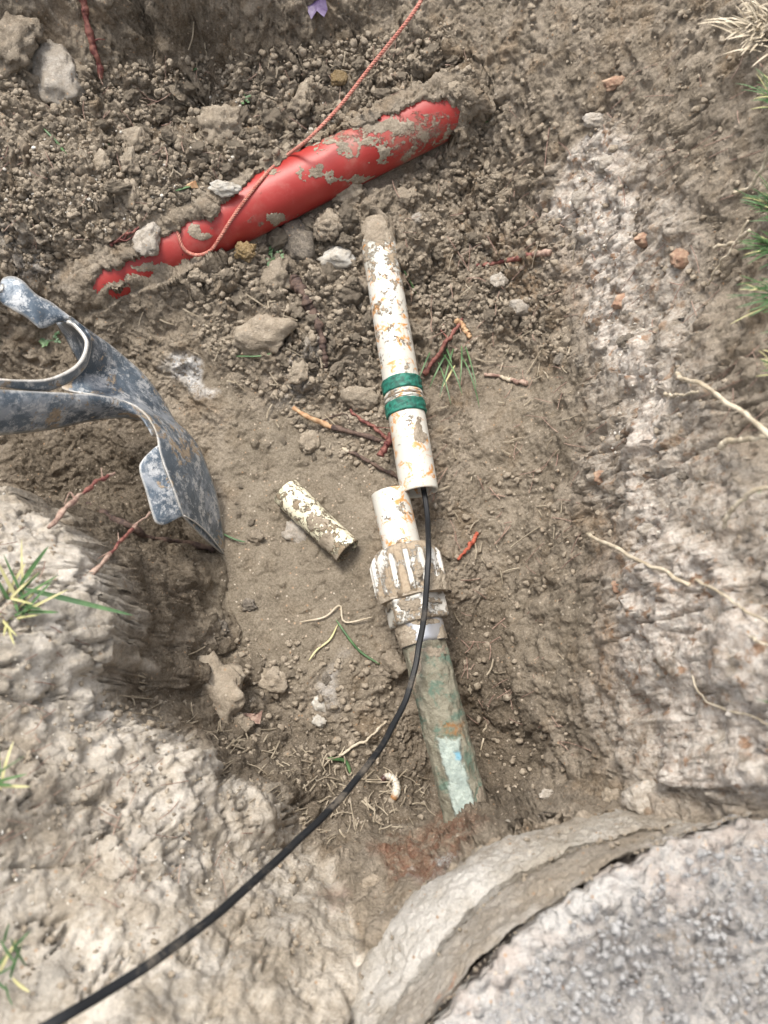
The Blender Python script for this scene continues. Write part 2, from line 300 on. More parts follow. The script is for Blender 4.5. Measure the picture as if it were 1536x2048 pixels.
# ------------------------------------------------------------------ materials
def lin(h):
    c = [int(h[i:i+2], 16)/255 for i in (0, 2, 4)]
    return tuple(x/12.92 if x <= .04045 else ((x+.055)/1.055)**2.4 for x in c)+(1,)
class M:
    def __init__(s, name, rough=.8, metal=0, spec=.5):
        s.m = bpy.data.materials.new(name); s.m.use_nodes = True; s.t = s.m.node_tree; s.n = s.t.nodes; s.l = s.t.links
        s.b = s.n['Principled BSDF']; s.b.inputs['Roughness'].default_value = rough; s.b.inputs['Metallic'].default_value = metal
        s.b.inputs['Specular IOR Level'].default_value = spec
        s.co = s.n.new('ShaderNodeTexCoord').outputs['Object']
    def noise(s, scale, detail=4, rough=.6, dist=0, stretch=None, off=None):
        n = s.n.new('ShaderNodeTexNoise'); n.inputs['Scale'].default_value = scale; n.inputs['Detail'].default_value = detail
        n.inputs['Roughness'].default_value = rough; n.inputs['Distortion'].default_value = dist
        co = s.co
        if stretch or off:
            mp = s.n.new('ShaderNodeMapping'); s.l.new(co, mp.inputs[0]); co = mp.outputs[0]
            if stretch: mp.inputs['Scale'].default_value = stretch
            if off: mp.inputs['Location'].default_value = off
        s.l.new(co, n.inputs['Vector']); return n.outputs['Fac']
    def vor(s, scale, feat='F1', rnd=1):
        n = s.n.new('ShaderNodeTexVoronoi'); n.feature = feat; n.inputs['Scale'].default_value = scale; n.inputs['Randomness'].default_value = rnd
        s.l.new(s.co, n.inputs['Vector']); return n
    def ramp(s, f, a, b, lo=0., hi=1.):
        n = s.n.new('ShaderNodeMapRange'); n.interpolation_type = 'SMOOTHSTEP'; s.set(n.inputs[0], f)
        n.inputs[1].default_value = a; n.inputs[2].default_value = b; n.inputs[3].default_value = lo; n.inputs[4].default_value = hi; return n.outputs[0]
    def set(s, i, v):
        if hasattr(v, 'is_linked') or isinstance(v, bpy.types.NodeSocket): s.l.new(v, i)
        else: i.default_value = v
    def math(s, op, a, b=0.):
        n = s.n.new('ShaderNodeMath'); n.operation = op; s.set(n.inputs[0], a); s.set(n.inputs[1], b); return n.outputs[0]
    def attr(s, name):
        n = s.n.new('ShaderNodeAttribute'); n.attribute_name = name; return n.outputs['Fac']
    def rnd(s): return s.n.new('ShaderNodeObjectInfo').outputs['Random']
    def mix(s, f, a, b, mode='MIX'):
        n = s.n.new('ShaderNodeMix'); n.data_type = 'RGBA'; n.blend_type = mode
        s.set(n.inputs[0], f); s.set(n.inputs[6], a); s.set(n.inputs[7], b); return n.outputs[2]
    def col(s, c): s.set(s.b.inputs['Base Color'], c); return s
    def rgh(s, c): s.set(s.b.inputs['Roughness'], c); return s
    def bump(s, hs, dist=.001, strength=1.):
        prev = None
        for h, d in hs:
            b = s.n.new('ShaderNodeBump'); b.inputs['Distance'].default_value = d; b.inputs['Strength'].default_value = strength
            s.l.new(h, b.inputs['Height'])
            if prev: s.l.new(prev, b.inputs['Normal'])
            prev = b.outputs[0]
        s.l.new(prev, s.b.inputs['Normal']); return s
def C(r, g, b): return (r, g, b, 1)
MUD = C(.175, .135, .092)
def soil_tail(m, c):
    """flecks, grit and grain shared by soil and clods"""
    g = m.noise(420, 3, .7); c = m.mix(m.ramp(g, .3, .75), m.mix(.30, c, C(.06, .045, .03)), m.mix(.30, c, C(.42, .36, .29)))
    v = m.vor(260); vc = m.n.new('ShaderNodeSeparateColor'); m.l.new(v.outputs['Color'], vc.inputs[0])
    pick = m.math('GREATER_THAN', vc.outputs[0], .93); dot = m.math('MULTIPLY', pick, m.ramp(v.outputs['Distance'], .45, .25))
    c = m.mix(m.math('MULTIPLY', dot, .75), c, m.mix(vc.outputs[1], C(.5, .45, .38), C(.33, .2, .11)))
    m.b.inputs['Specular IOR Level'].default_value = .25
    return c
def mat_soil():
    m = M('soil', .9)
    a1 = m.noise(7, 5, .6); a2 = m.noise(38, 5, .65, .4); a3 = m.noise(120, 4, .7)
    c = m.mix(m.ramp(a1, .35, .65), C(.19, .157, .116), C(.275, .23, .175))
    c = m.mix(m.ramp(a2, .40, .66), c, C(.34, .29, .23))
    c = m.mix(m.ramp(m.noise(21, 4, .6, 0, None, (3, 1, 4)), .5, .7, 0, .6), c, C(.20, .135, .075))
    c = m.mix(m.math('MULTIPLY', m.attr('moist_shade'), .8), c, C(.088, .068, .046))  # dark tone for damp soil and for the painted-in shade
    c = m.mix(m.math('MULTIPLY', m.attr('smooth'), .8), c, m.mix(m.ramp(a2, .35, .7), C(.095, .078, .054), C(.15, .126, .09)))
    c = m.mix(m.math('MULTIPLY', m.attr('bank'), .85), c, m.mix(m.ramp(a1, .40, .60), m.mix(m.ramp(a2, .38, .62), C(.34, .295, .235), C(.50, .455, .39)), m.mix(m.ramp(a2, .38, .62), C(.46, .415, .35), C(.68, .64, .58))))  # pale bank soil, lightened further to put its overexposed brightness into the colour
    c = m.mix(m.math('MULTIPLY', m.attr('orange'), m.ramp(a3, .4, .6)), c, C(.36, .2, .085))
    pale = m.math('MULTIPLY', m.attr('pale'), m.ramp(a2, .25, .52)); pc = m.mix(m.ramp(a3, .38, .62), C(.52, .445, .385), C(.80, .745, .68))
    pc = m.mix(m.ramp(m.noise(60, 3, .6, 0, None, (9, 2, 1)), .56, .68), pc, C(.40, .24, .15))
    c = m.mix(pale, c, pc)
    c = m.mix(m.math('MULTIPLY', m.attr('white'), m.ramp(a3, .35, .55)), c, C(.62, .62, .62))
    c = m.mix(m.math('MULTIPLY', m.attr('rust'), m.ramp(a2, .36, .52)), c, m.mix(m.ramp(a3, .4, .6), C(.20, .085, .05), C(.24, .155, .10)))
    c = soil_tail(m, c); m.col(c); m.rgh(m.math('SUBTRACT', .93, m.math('MULTIPLY', m.attr('smooth'), .2)))
    k = m.math('SUBTRACT', 1, m.math('MAXIMUM', m.math('MULTIPLY', m.attr('smooth'), .6), m.math('MULTIPLY', m.attr('bank'), .5)))
    h1 = m.math('MULTIPLY', m.noise(110, 5, .7, .5), k); h2 = m.math('MULTIPLY', m.noise(420, 4, .75), k)
    v = m.vor(170); h3 = m.math('MULTIPLY', m.ramp(v.outputs['Distance'], .9, .1), k)
    m.bump([(h1, .0042), (h3, .0013), (h2, .0016)]); return m.m
def mat_clod(name, base, dark, light, gr=1):
    m = M(name, .9); r = m.rnd()
    c = m.mix(m.ramp(m.noise(60, 5, .65, .5), .38, .62), base, light); c = m.mix(m.ramp(m.noise(26, 4, .6), .5, .7, 0, .7), c, dark)
    hv = m.n.new('ShaderNodeHueSaturation'); m.l.new(m.math('MULTIPLY_ADD', r, .35), hv.inputs['Value'])
    hv.inputs['Value'].links[0].from_node.inputs[2].default_value = .82; m.l.new(c, hv.inputs['Color']); c = hv.outputs[0]
    if gr: c = soil_tail(m, c)
    m.col(c).bump([(m.noise(130, 5, .7), .003*(1 if gr else .5)), (m.noise(500, 3, .7), .001)]); return m.m
def mat_simple(name, c1, c2, scale=60, rough=.7, metal=0, bump=.001, stretch=None, spec=.5):
    m = M(name, rough, metal, spec); m.col(m.mix(m.ramp(m.noise(scale, 4, .65, 0, stretch), .35, .65), c1, c2))
    if bump: m.bump([(m.noise(scale*2.5, 4, .7, 0, stretch), bump)])
    return m.m
SOIL = mat_soil()
CLOD = mat_clod('clod_soil', C(.27, .225, .17), C(.19, .152, .11), C(.37, .317, .25))
PALE = mat_clod('pale_rock', C(.34, .305, .26), C(.24, .205, .16), C(.48, .445, .40))
WHITE = mat_clod('white_stone', C(.42, .385, .33), C(.30, .265, .21), C(.54, .52, .48), 0)
DARKR = mat_clod('dark_rock', C(.10, .09, .08), C(.05, .045, .045), C(.24, .21, .17))
BROWNR = mat_clod('brown_stone', C(.26, .155, .105), C(.15, .09, .06), C(.38, .27, .19), 0)
OCHRE = mat_clod('ochre_clod', C(.19, .125, .045), C(.12, .08, .03), C(.26, .18, .08))
def mat_painted(name, base, base2, mud, dirt_lo, dirt_hi, orange=None, rough=.35, extra=None, scale=45, mudc=MUD):
    m = M(name, rough); c = m.mix(m.ramp(m.noise(18, 3, .5), .3, .7), base, base2)
    if orange:
        o = m.ramp(m.noise(55, 5, .75, .8, None, (4, 4, 4)), orange[0], orange[1]); c = m.mix(o, c, orange[2])
    if extra: c = extra(m, c)
    n1 = m.noise(scale, 6, .72, .3, None, (1, 7, 2)); fine = m.noise(scale*5, 4, .7)
    s = m.math('ADD', m.math('MULTIPLY', n1, .75), m.math('MULTIPLY', fine, .25)); s = m.math('ADD', s, m.math('MULTIPLY', m.attr('mud'), .45))
    k = m.ramp(s, dirt_lo, dirt_hi); mc = m.mix(m.ramp(m.noise(300, 3, .7), .3, .7), m.mix(.18, mudc, C(.06, .045, .03)), m.mix(.3, mudc, C(.42, .36, .28)))
    m.col(m.mix(k, c, mc)); m.rgh(m.math('ADD', rough, m.math('MULTIPLY', k, .9-rough)))
    m.bump([(k, .00035), (m.math('MULTIPLY', m.noise(260, 4, .7), m.math('ADD', .10, k)), .0012)]); return m.m
# ------------------------------------------------------------------ ground sheet
ny, nx_ = GX.shape
ii = np.arange(ny-1)[:, None]*nx_; jj = np.arange(nx_-1)[None]
F = np.stack([ii+jj, ii+jj+1, ii+jj+nx_+1, ii+jj+nx_], -1).reshape(-1, 4)
V = np.stack([VX, VY, HV], -1).reshape(-1, 3)
gr = mesh('ground', V, F, SOIL, attrs={'moist_shade': (z_moist_shade*(1-z_bank)).ravel(), 'smooth': smoothing.ravel(), 'bank': z_bank.ravel(), 'orange': z_orng.ravel(), 'pale': z_pale.ravel(), 'white': z_white.ravel(), 'rust': z_rust.ravel()})
tag(gr, 'brown clay soil of the dug pit with crumbly banks', 'ground', kind='structure')

# ------------------------------------------------------------------ stones, clods, crumbs
def ico(sub):
    bm = bmesh.new(); bmesh.ops.create_icosphere(bm, subdivisions=sub, radius=1); V = np.array([v.co[:] for v in bm.verts]); F = np.array([[v.index for v in f.verts] for f in bm.faces]); bm.free(); return V, F
ICO = {k: ico(k) for k in (1, 2, 3, 4)}
def lump(seed, sub=3, facets=9, rough=.16, flat=.75):
    V, F = ICO[sub]; g = np.random.default_rng(seed); V = V.copy(); V = V*(1+.22*fbm3(V*1.1+seed, 2, seed))[:, None]
    for k in range(facets):
        n = g.normal(size=3); n /= np.linalg.norm(n); c = g.uniform(.55, .92); d = V@n-c; V = V-np.where(d > 0, d*.86, 0)[:, None]*n
    V = V*(1+rough*fbm3(V*3+seed*2, 4, seed+5, .6))[:, None]
    return V*np.array([1, g.uniform(.7, 1), flat]), F
def stone(name, px, py, wpx, hpx, mat, label, cat, seed, rot=0, sink=.35, sub=4, facets=9, rough=.14, group=None, lift=0., P=None, flat=.7):
    P = g1(px, py) if P is None else np.asarray(P); a, b = pxr(wpx*.58, P), pxr(hpx*.58, P)
    V, F = lump(seed, sub, facets, rough, 1); e = np.abs(V).max(0); V = V/e
    c = max(min(a, b)*flat, .3*max(a, b)); V = V*np.array([a, b, c]); r = math.radians(rot)
    V = V@np.array([[math.cos(r), math.sin(r), 0], [-math.sin(r), math.cos(r), 0], [0, 0, 1]])
    o = mesh(name, V, F, mat); o.location = (P[0], P[1], P[2]+c*(1-2*sink)*.6+lift); o.rotation_euler = (.35, 0, 0)
    return tag(o, label, cat, group)
ST = [ # px, py, w, h, mat, rot, name, category, label
 (113,165,105,125,PALE,20,'rock','rock','large pale grey rock on the rubble at the upper left, biggest of all the stones',.25),
 (25,105,90,120,CLOD,-20,'soil_clod','soil clod','big brown clod left of the large pale rock',.3),
 (50,60,70,60,CLOD,10,'soil_clod','soil clod','grey brown clod above the large pale rock at the pit top',.3),
 (300,482,56,68,PALE,-15,'rock','rock','grey rock beside the loop of red string, left of the red pipe',.3),
 (446,378,66,34,WHITE,-8,'stone','stone','flat white stone touching the upper edge of the red pipe',.3),
 (600,500,84,92,DARKR,25,'rock','rock','blackish charred rock below the red pipe',.3),
 (674,517,70,44,WHITE,-6,'rock','rock','rounded cream rock right of the blackish rock',.25),
 (490,506,42,42,OCHRE,0,'soil_clod','soil clod','ochre yellow cracked clod below the red pipe',.2),
 (550,560,62,66,CLOD,10,'soil_clod','soil clod','squarish brown clod left of the dark root and below the ochre clod',.3),
 (525,672,130,84,CLOD,12,'rock','rock','broad flat grey rock at the edge of the smooth pit floor',.45),
 (440,255,84,76,CLOD,0,'soil_clod','soil clod','largest brown clod above the red pipe',.35),
 (678,158,34,28,OCHRE,0,'pebble','pebble','yellowish pebble left of the red string near the top',.3),
 (608,200,46,74,CLOD,-35,'soil_clod','soil clod','upright angular clod left of the red string',.3),
 (270,285,56,48,CLOD,20,'soil_clod','soil clod','blocky brown clod in the rubble below the hollow',.3),
 (262,330,42,54,CLOD,0,'soil_clod','soil clod','brown clod at the bottom of a column of three blocky clods',.3),
 (205,330,38,50,CLOD,0,'soil_clod','soil clod','blocky clod on the left slope between pale rock and shovel',.3),
 (262,390,44,58,CLOD,0,'soil_clod','soil clod','wedge shaped clod above the grey rock by the string loop',.3),
 (442,1392,110,150,CLOD,20,'soil_clod','soil clod','tall lump of dried earth standing in the bottom of the pit',.1),
 (480,1448,76,46,CLOD,-10,'soil_clod','soil clod','low broken clod at the foot of the tall earth lump',.3),
 (545,1365,56,60,CLOD,40,'soil_clod','soil clod','small crumbly lump right of the tall earth lump',.4),
 (641,1410,30,40,WHITE,10,'pebble','pebble','cream pebble on the pit floor, larger of two',.2),
 (638,1443,28,22,WHITE,-10,'pebble','pebble','cream pebble on the pit floor, smaller and lower of two',.2),
 (652,1357,20,26,DARKR,0,'pebble','pebble','small dark brown pebble above the two cream pebbles',.3),
 (595,1070,46,60,PALE,40,'stone','stone','flat stone half hidden under the loose pipe offcut',.6),
 (515,1075,40,38,CLOD,0,'soil_clod','soil clod','dark crumbly lump on smooth mud left of the pipe offcut',.3),
 (620,885,40,42,CLOD,0,'stone','stone','round grey stone left of the red roots by the white pipe',.35),
 (598,748,44,44,CLOD,0,'stone','stone','round grey stone left of the green banded pipe end',.4),
 (725,795,80,56,CLOD,-10,'rock','rock','brown rock against the white pipe beside the green bands',.5),
 (790,1325,56,58,CLOD,0,'rock','rock','brown angular rock wedged left of the corroded pipe',.4),
 (1045,617,54,42,PALE,15,'stone','stone','grey clod right of the white pipe below the red twig',.3),
 (1000,562,36,28,PALE,0,'stone','stone','small grey clod just below the left end of the red twig',.3),
 (836,440,30,24,PALE,0,'stone','stone','small grey stone right of the buried top of the white pipe',.3),
 (745,477,22,26,WHITE,0,'pebble','pebble','pinkish pebble sitting on the buried top end of the white pipe',.2),
 (935,205,30,28,CLOD,0,'soil_clod','soil clod','brown clod right beside the upper end of the red pipe',.3),
 (993,255,18,30,CLOD,0,'soil_clod','soil clod','small upright clod right of the red pipe end',.3),
 (912,180,30,40,CLOD,0,'soil_clod','soil clod','stacked clod above the upper end of the red pipe',.3),
 (1232,168,60,28,BROWNR,12,'rock','rock','tan flat rock sticking out of the upper right bank',.4),
 (1358,520,50,42,BROWNR,0,'stone','stone','reddish brown stone set in the right bank',.3),
 (1290,478,44,34,BROWNR,0,'stone','stone','dull brown stone in the pale seam of the right bank',.4),
 (1190,245,48,30,PALE,0,'stone','stone','peach coloured stone at the top of the pale seam',.3),
 (1165,725,32,34,DARKR,0,'stone','stone','purplish grey stone in the bank left of the pale seam',.35),
 (1120,722,26,30,DARKR,0,'stone','stone','dark rounded stone next to the purplish grey stone',.4),
 (1290,1595,84,84,PALE,0,'rock','rock','whitish rock in the lower right bank above the concrete ring',.3),
 (1225,1600,48,50,CLOD,0,'soil_clod','soil clod','brown clod left of the whitish rock above the concrete ring',.4),
 (1205,955,34,30,BROWNR,20,'stone','stone','small purplish triangular stone in the right bank',.5),
 (1095,1590,30,24,PALE,0,'stone','stone','small bluish grey stone near the end of the corroded pipe',.4),
 (1345,1210,36,30,WHITE,0,'stone','stone','small white stone in the pale lower right bank',.4),
 (1340,1265,46,26,WHITE,25,'stone','stone','white shell like stone low in the pale bank',.4),
 (1390,1175,24,20,WHITE,0,'pebble','pebble','tiny white pebble in the pale lower right bank',.4),
 (1370,955,34,28,DARKR,0,'pebble','pebble','dark pebble by the dry stalk on the right bank',.4),
 (747,1768,44,34,CLOD,0,'stone','stone','pale broken stone in the soil between cable and concrete ring',.4),
 (190,1655,50,40,PALE,0,'soil_clod','soil clod','pale blurred clod on the left bank',.5),
 (497,1210,34,26,DARKR,0,'soil_clod','soil clod','small dark lump on the smooth mud, upper of two',.4),
 (440,1255,40,34,DARKR,0,'soil_clod','soil clod','small dark lump on the smooth mud, lower of two',.4),
 (1365,1370,36,44,BROWNR,20,'stone','stone','brick red stone in the lower right bank',.5),
 (640,385,40,30,CLOD,0,'soil_clod','soil clod','clod pressed against the lower edge of the red pipe',.3),
 (815,395,46,40,CLOD,0,'soil_clod','soil clod','crumbly clod above the buried top of the white pipe',.3),
 (700,395,70,60,CLOD,20,'soil_clod','soil clod','big crumbly clod between red pipe and white pipe',.2),
 (655,455,60,56,CLOD,60,'soil_clod','soil clod','brown clod left of the buried top of the white pipe',.3),

 (1215,330,46,40,PALE,10,'stone','stone','pale lumpy stone high in the light seam of the right bank',.5),
 (1160,400,40,44,PALE,0,'stone','stone','whitish knob on the left edge of the light seam',.5),
 (1250,600,50,36,BROWNR,20,'stone','stone','tan stone in the middle of the light seam',.55),
 (1255,680,40,34,DARKR,0,'stone','stone','bluish dark stone in the light seam beside the tan stone',.55),
 (1300,1060,46,30,PALE,15,'stone','stone','flat pale stone left of the curved yellowish stalk',.5),
 (1240,1175,40,40,BROWNR,0,'stone','stone','orange brown stone at the left border of the pale bank',.55),
 (1340,1330,60,50,PALE,30,'rock','rock','pale rock low in the right bank above the brick red stone',.5),
 (1450,1480,50,40,PALE,0,'stone','stone','pale stone in the bank above the right end of the concrete ring',.5),
 (395,555,44,34,CLOD,0,'soil_clod','soil clod','clod resting under the lower left part of the red pipe',.3),
 (330,585,36,28,CLOD,30,'soil_clod','soil clod','smaller clod under the narrow left end of the red pipe',.3),
 (270,615,26,22,CLOD,0,'soil_clod','soil clod','crumb left of the two clods under the red pipe',.3),
 (860,330,34,28,CLOD,0,'soil_clod','soil clod','clod under the muddy upper end of the red pipe',.3),
 (905,300,28,26,CLOD,0,'soil_clod','soil clod','small clod right below the upper end of the red pipe',.3),
]
for k, (a, b, c, d, m_, rot, nm, ct, lb, sk_) in enumerate(ST):
    stone(nm, a, b, c, d, m_, lb, ct, 100+k*3, rot, sk_, facets=(7 if ct == 'soil clod' else 11), rough=(.30 if ct == 'soil clod' else .20))
# countable loose clods of the rubble: copies of a few meshes
PIPEX = [((170,580),(905,213),76),((757,470),(838,985),44),((778,985),(938,1640),60),((570,983),(695,1102),40)]
def clear(px, py, extra=0):
    ok = np.ones(len(px), bool)
    for a, b, rr in PIPEX: ok &= segdist(px, py, [a, b]) > rr+extra
    for st in ST: ok &= np.hypot(px-st[0], py-st[1]) > (st[2]+st[3])*.25+extra
    sh = [(0,540),(60,540),(200,640),(300,740),(440,930),(470,1120),(300,1060),(270,900),(0,890)]
    ok &= ~inpoly(px, py, sh); return ok
protos = []; LOOSE = []
for k in range(9):
    V_, F_ = lump(500+k, 4, 7, .24, .75); V_ = V_/np.abs(V_).max(0)*np.array([1, .85, .72]); me = mesh('soil_clod', V_, F_, CLOD); protos.append(me.data); bpy.data.objects.remove(me)
def field(n, poly, seed, gap, smin, smax, label, group, lim):
    g = np.random.default_rng(seed); poly_a = np.array(poly); x = g.uniform(poly_a[:, 0].min(), poly_a[:, 0].max(), n*12); y = g.uniform(poly_a[:, 1].min(), poly_a[:, 1].max(), n*12)
    ok = inpoly(x, y, poly) & clear(x, y, gap); x = x[ok][:n]; y = y[ok][:n]; P = G(x, y); kept = []
    for p, a, b in zip(P, x, y):
        s_ = smin+(smax-smin)*g.random()**1.7
        if any((a-q[0])**2+(b-q[1])**2 < (.42*(s_+q[2]))**2 for q in kept): continue
        kept.append((a, b, s_)); r_ = pxr(s_/2, p)
        o = bpy.data.objects.new('soil_clod', protos[g.integers(9)]); COL.objects.link(o)
        o.location = (p[0], p[1], p[2]+r_*.12); o.rotation_euler = (g.uniform(-.6, .8), g.uniform(-.6, .6), g.uniform(0, 6.28)); o.scale = (r_, r_*g.uniform(.75, 1), r_*g.uniform(.7, 1))
        tag(o, label, 'soil clod', group); LOOSE.append((o, a, b, s_))
        if len(kept) >= lim: break
field(1500, [(180,190),(560,150),(900,90),(930,200),(720,240),(560,320),(430,430),(330,480),(230,400),(180,300)], 1, 2, 19, 66, 'loose brown soil clod in the rubble above the red pipe', 'loose clods above the red pipe', 145)
field(600, [(400,580),(650,400),(735,460),(770,760),(700,820),(600,760),(470,620)], 2, 0, 16, 66, 'loose brown soil clod between the red pipe and the white pipe', 'loose clods between the pipes', 70)
field(600, [(800,380),(930,330),(1080,480),(1110,700),(900,640),(830,640)], 3, 2, 12, 42, 'loose brown soil clod right of the white pipe', 'loose clods right of the white pipe', 50)
field(300, [(20,330),(180,250),(230,450),(60,530)], 4, 2, 12, 30, 'small soil clod on the slope above the shovel', 'small clods above the shovel', 14)
field(300, [(430,1300),(620,1330),(600,1470),(480,1500),(300,1440)], 5, 2, 9, 24, 'small crumb of earth on the floor around the tall earth lump', 'small clods around the tall earth lump', 16)
field(300, [(480,820),(740,840),(740,930),(560,960),(520,1120),(440,1100)], 6, 2, 9, 26, 'small mud lump on the smooth floor between shovel and white pipe', 'small lumps on the smooth floor', 15)
LM = [(113,165,'large pale rock'),(50,90,'big brown clods at the upper left'),(300,482,'grey rock by the string loop'),(446,378,'flat white stone'),(600,500,'blackish rock'),(674,517,'rounded cream rock'),(490,506,'ochre clod'),(525,672,'broad flat grey rock'),
 (440,255,'biggest clod above the red pipe'),(678,158,'yellowish pebble'),(608,200,'upright angular clod'),(270,285,'column of blocky clods'),(205,330,'blocky clod on the left slope'),(445,1392,'tall earth lump'),(638,1425,'two cream pebbles'),(570,983,'left end of the pipe offcut'),(695,1100,'right end of the pipe offcut'),
 (620,885,'round grey stone by the roots'),(725,795,'brown rock beside the green bands'),(745,470,'buried top of the white pipe'),(835,440,'small grey stone by the white pipe top'),(925,225,'upper end of the red pipe'),(190,585,'lower end of the red pipe'),(545,335,'spot where string meets red pipe'),(700,330,'muddy middle of the red pipe'),
 (650,738,'lower end of the dark root'),(610,590,'upper end of the dark root'),(950,537,'left end of the red twig'),(1100,511,'right end of the red twig'),(1045,617,'grey clod below the red twig'),(890,730,'green tuft by the white pipe'),(450,1110,'shovel tip'),(390,755,'white patch of soil'),(760,920,'crimson root stub'),
 (105,683,'weed inside the shovel crook'),(20,560,'upper step of the shovel'),(320,990,'lower step of the shovel'),(1000,757,'pale peeled twig'),(690,200,'middle of the red string'),(350,150,'dark hollow at the top'),(209,172,'tip of the hanging red root'),(545,1365,'crumbly lump by the tall earth lump'),(110,350,'plain slope at the far left'),(800,150,'slope right of the red string'),(590,820,'peeled root end')]
def name_clods():
    fam = {}
    for o, a, b, s_ in LOOSE:
        k = min(range(len(LM)), key=lambda q: math.hypot(LM[q][0]-a, LM[q][1]-b)); dx, dy = a-LM[k][0], b-LM[k][1]
        dr_ = ('right of' if dx > 0 else 'left of') if abs(dx) > abs(dy) else ('below' if dy > 0 else 'above'); sz_ = 'large' if s_ > 34 else 'medium' if s_ > 22 else 'small'
        fam.setdefault((sz_, dr_, k), []).append((math.hypot(dx, dy), o))
    od = ['closest', 'second closest', 'third closest', 'fourth closest', 'fifth closest', 'sixth closest', 'seventh closest', 'eighth closest', 'ninth closest', 'tenth closest']
    for (sz_, dr_, k), L in fam.items():
        L.sort(key=lambda q: q[0])
        for i, (d_, o) in enumerate(L): o['label'] = f"{sz_} brown clod {dr_} the {LM[k][2]}" + (f", {od[min(i, 9)]}" if len(L) > 1 else '')
name_clods()
# crumbs nobody could count: one object
def crumbs(name, n, polys, seed, s0, s1, mat, label, cat, lift=0.1, surf=None):
    g = np.random.default_rng(seed); xs = []; ys = []
    for poly, wgt in polys:
        a = np.array(poly); x = g.uniform(a[:, 0].min(), a[:, 0].max(), int(n*wgt*3)); y = g.uniform(a[:, 1].min(), a[:, 1].max(), int(n*wgt*3))
        ok = inpoly(x, y, poly)
        if surf is None: ok &= clear(x, y, -6)
        x = x[ok][:int(n*wgt)]; y = y[ok][:int(n*wgt)]; xs.append(x); ys.append(y)
    x = np.concatenate(xs); y = np.concatenate(ys); P = G(x, y) if surf is None else surf(x, y); n = len(P)
    VV = []; FF = []; base = [lump(900+k, 2, 11, .34, .8) for k in range(10)]
    sz = (s0+(s1-s0)*g.random(n)**3)/2*((P-CAMP)@FW)*FT/1024
    for k in range(n):
        V_, F_ = base[k % 10]; a, b, c = g.uniform(0, 6.28, 3)
        R1 = np.array([[math.cos(a), -math.sin(a), 0], [math.sin(a), math.cos(a), 0], [0, 0, 1]]); R2 = np.array([[1, 0, 0], [0, math.cos(b), -math.sin(b)], [0, math.sin(b), math.cos(b)]])
        VV.append(V_@R1@R2*sz[k]*g.uniform(.6, 1, 3)+P[k]+[0, 0, sz[k]*lift]); FF.append(F_+k*len(V_))
    return tag(mesh(name, np.vstack(VV), np.vstack(FF), mat), label, cat, kind='stuff')
crumbs('loose_crumbs', 12000, [([(0,150),(560,100),(900,40),(1000,250),(720,240),(560,320),(330,480),(230,600),(0,560)], .42), ([(370,580),(650,380),(735,440),(780,760),(780,960),(640,900),(400,690)], .14),
    ([(800,360),(1000,200),(1130,480),(1150,740),(900,700),(820,600)], .15), ([(200,1240),(420,1240),(740,1300),(860,1500),(860,1640),(560,1660),(220,1440)], .09), ([(860,1000),(1150,900),(1200,1500),(980,1620)], .05),
    ([(0,960),(180,1200),(300,1500),(560,1660),(700,1900),(0,2000)], .06), ([(1000,0),(1536,0),(1536,1600),(1200,1560),(1150,600)], .09)], 11, 3, 22, CLOD, 'fine loose soil crumbs strewn over the pit slopes', 'soil crumbs')
crumbs('pale_grit', 1500, [([(1160,280),(1240,270),(1290,500),(1350,900),(1540,1180),(1536,1500),(1330,1450),(1250,1100),(1180,620)], .5), ([(0,300),(560,150),(700,240),(300,500),(0,500)], .3), ([(0,960),(180,1200),(300,1500),(560,1660),(300,1900),(0,1900)], .2)], 12, 3, 11, WHITE, 'pale grit scattered in the soil and the light seam', 'grit')
# ------------------------------------------------------------------ pipes
def lathe(P0, P1, prof, nt, mat, name, parent, mod=None, mudf=None, close=False):
    """prof: (distance along, radius); mod(k, th, s, r) -> r"""
    P0 = np.asarray(P0); P1 = np.asarray(P1); T = (P1-P0)/np.linalg.norm(P1-P0); N = np.cross(T, [0, 0, 1.]); N /= np.linalg.norm(N); B = np.cross(N, T)
    th = np.arange(nt)*2*np.pi/nt; rows = []
    for k, (s_, r_) in enumerate(prof):
        r2 = np.full(nt, r_) if mod is None else mod(k, th, s_, r_)
        rows.append(P0+T*s_+r2[:, None]*(np.cos(th)[:, None]*N+np.sin(th)[:, None]*B))
    V = np.vstack(rows); m_ = len(prof); i = np.arange(m_-1)[:, None]*nt; j = np.arange(nt)[None]; j2 = (j+1) % nt
    F = np.stack([i+j, i+j2, i+nt+j2, i+nt+j], -1).reshape(-1, 4)
    px, py, _ = proj(V); mud = np.zeros(len(V)) if mudf is None else mudf(px, py, V)
    return mesh(name, V, F, mat, parent, attrs={'mud': mud})
def tube_prof(L, r, wall, n=60, s0=0., jag=0):
    inn = r-wall; o = [(s0+.06, inn), (s0+.003, inn), (s0+.0006, inn), (s0, inn+.0006), (s0, r-.0008), (s0+.0007, r)]
    o += [(s0+t, r) for t in np.linspace(.003, L-.003, n)]+[(s0+L-.0007, r), (s0+L, r-.0008), (s0+L, inn+.0006), (s0+L-.0006, inn), (s0+L-.003, inn), (s0+L-.06, inn), (s0+L-.06, .0005)]
    return o
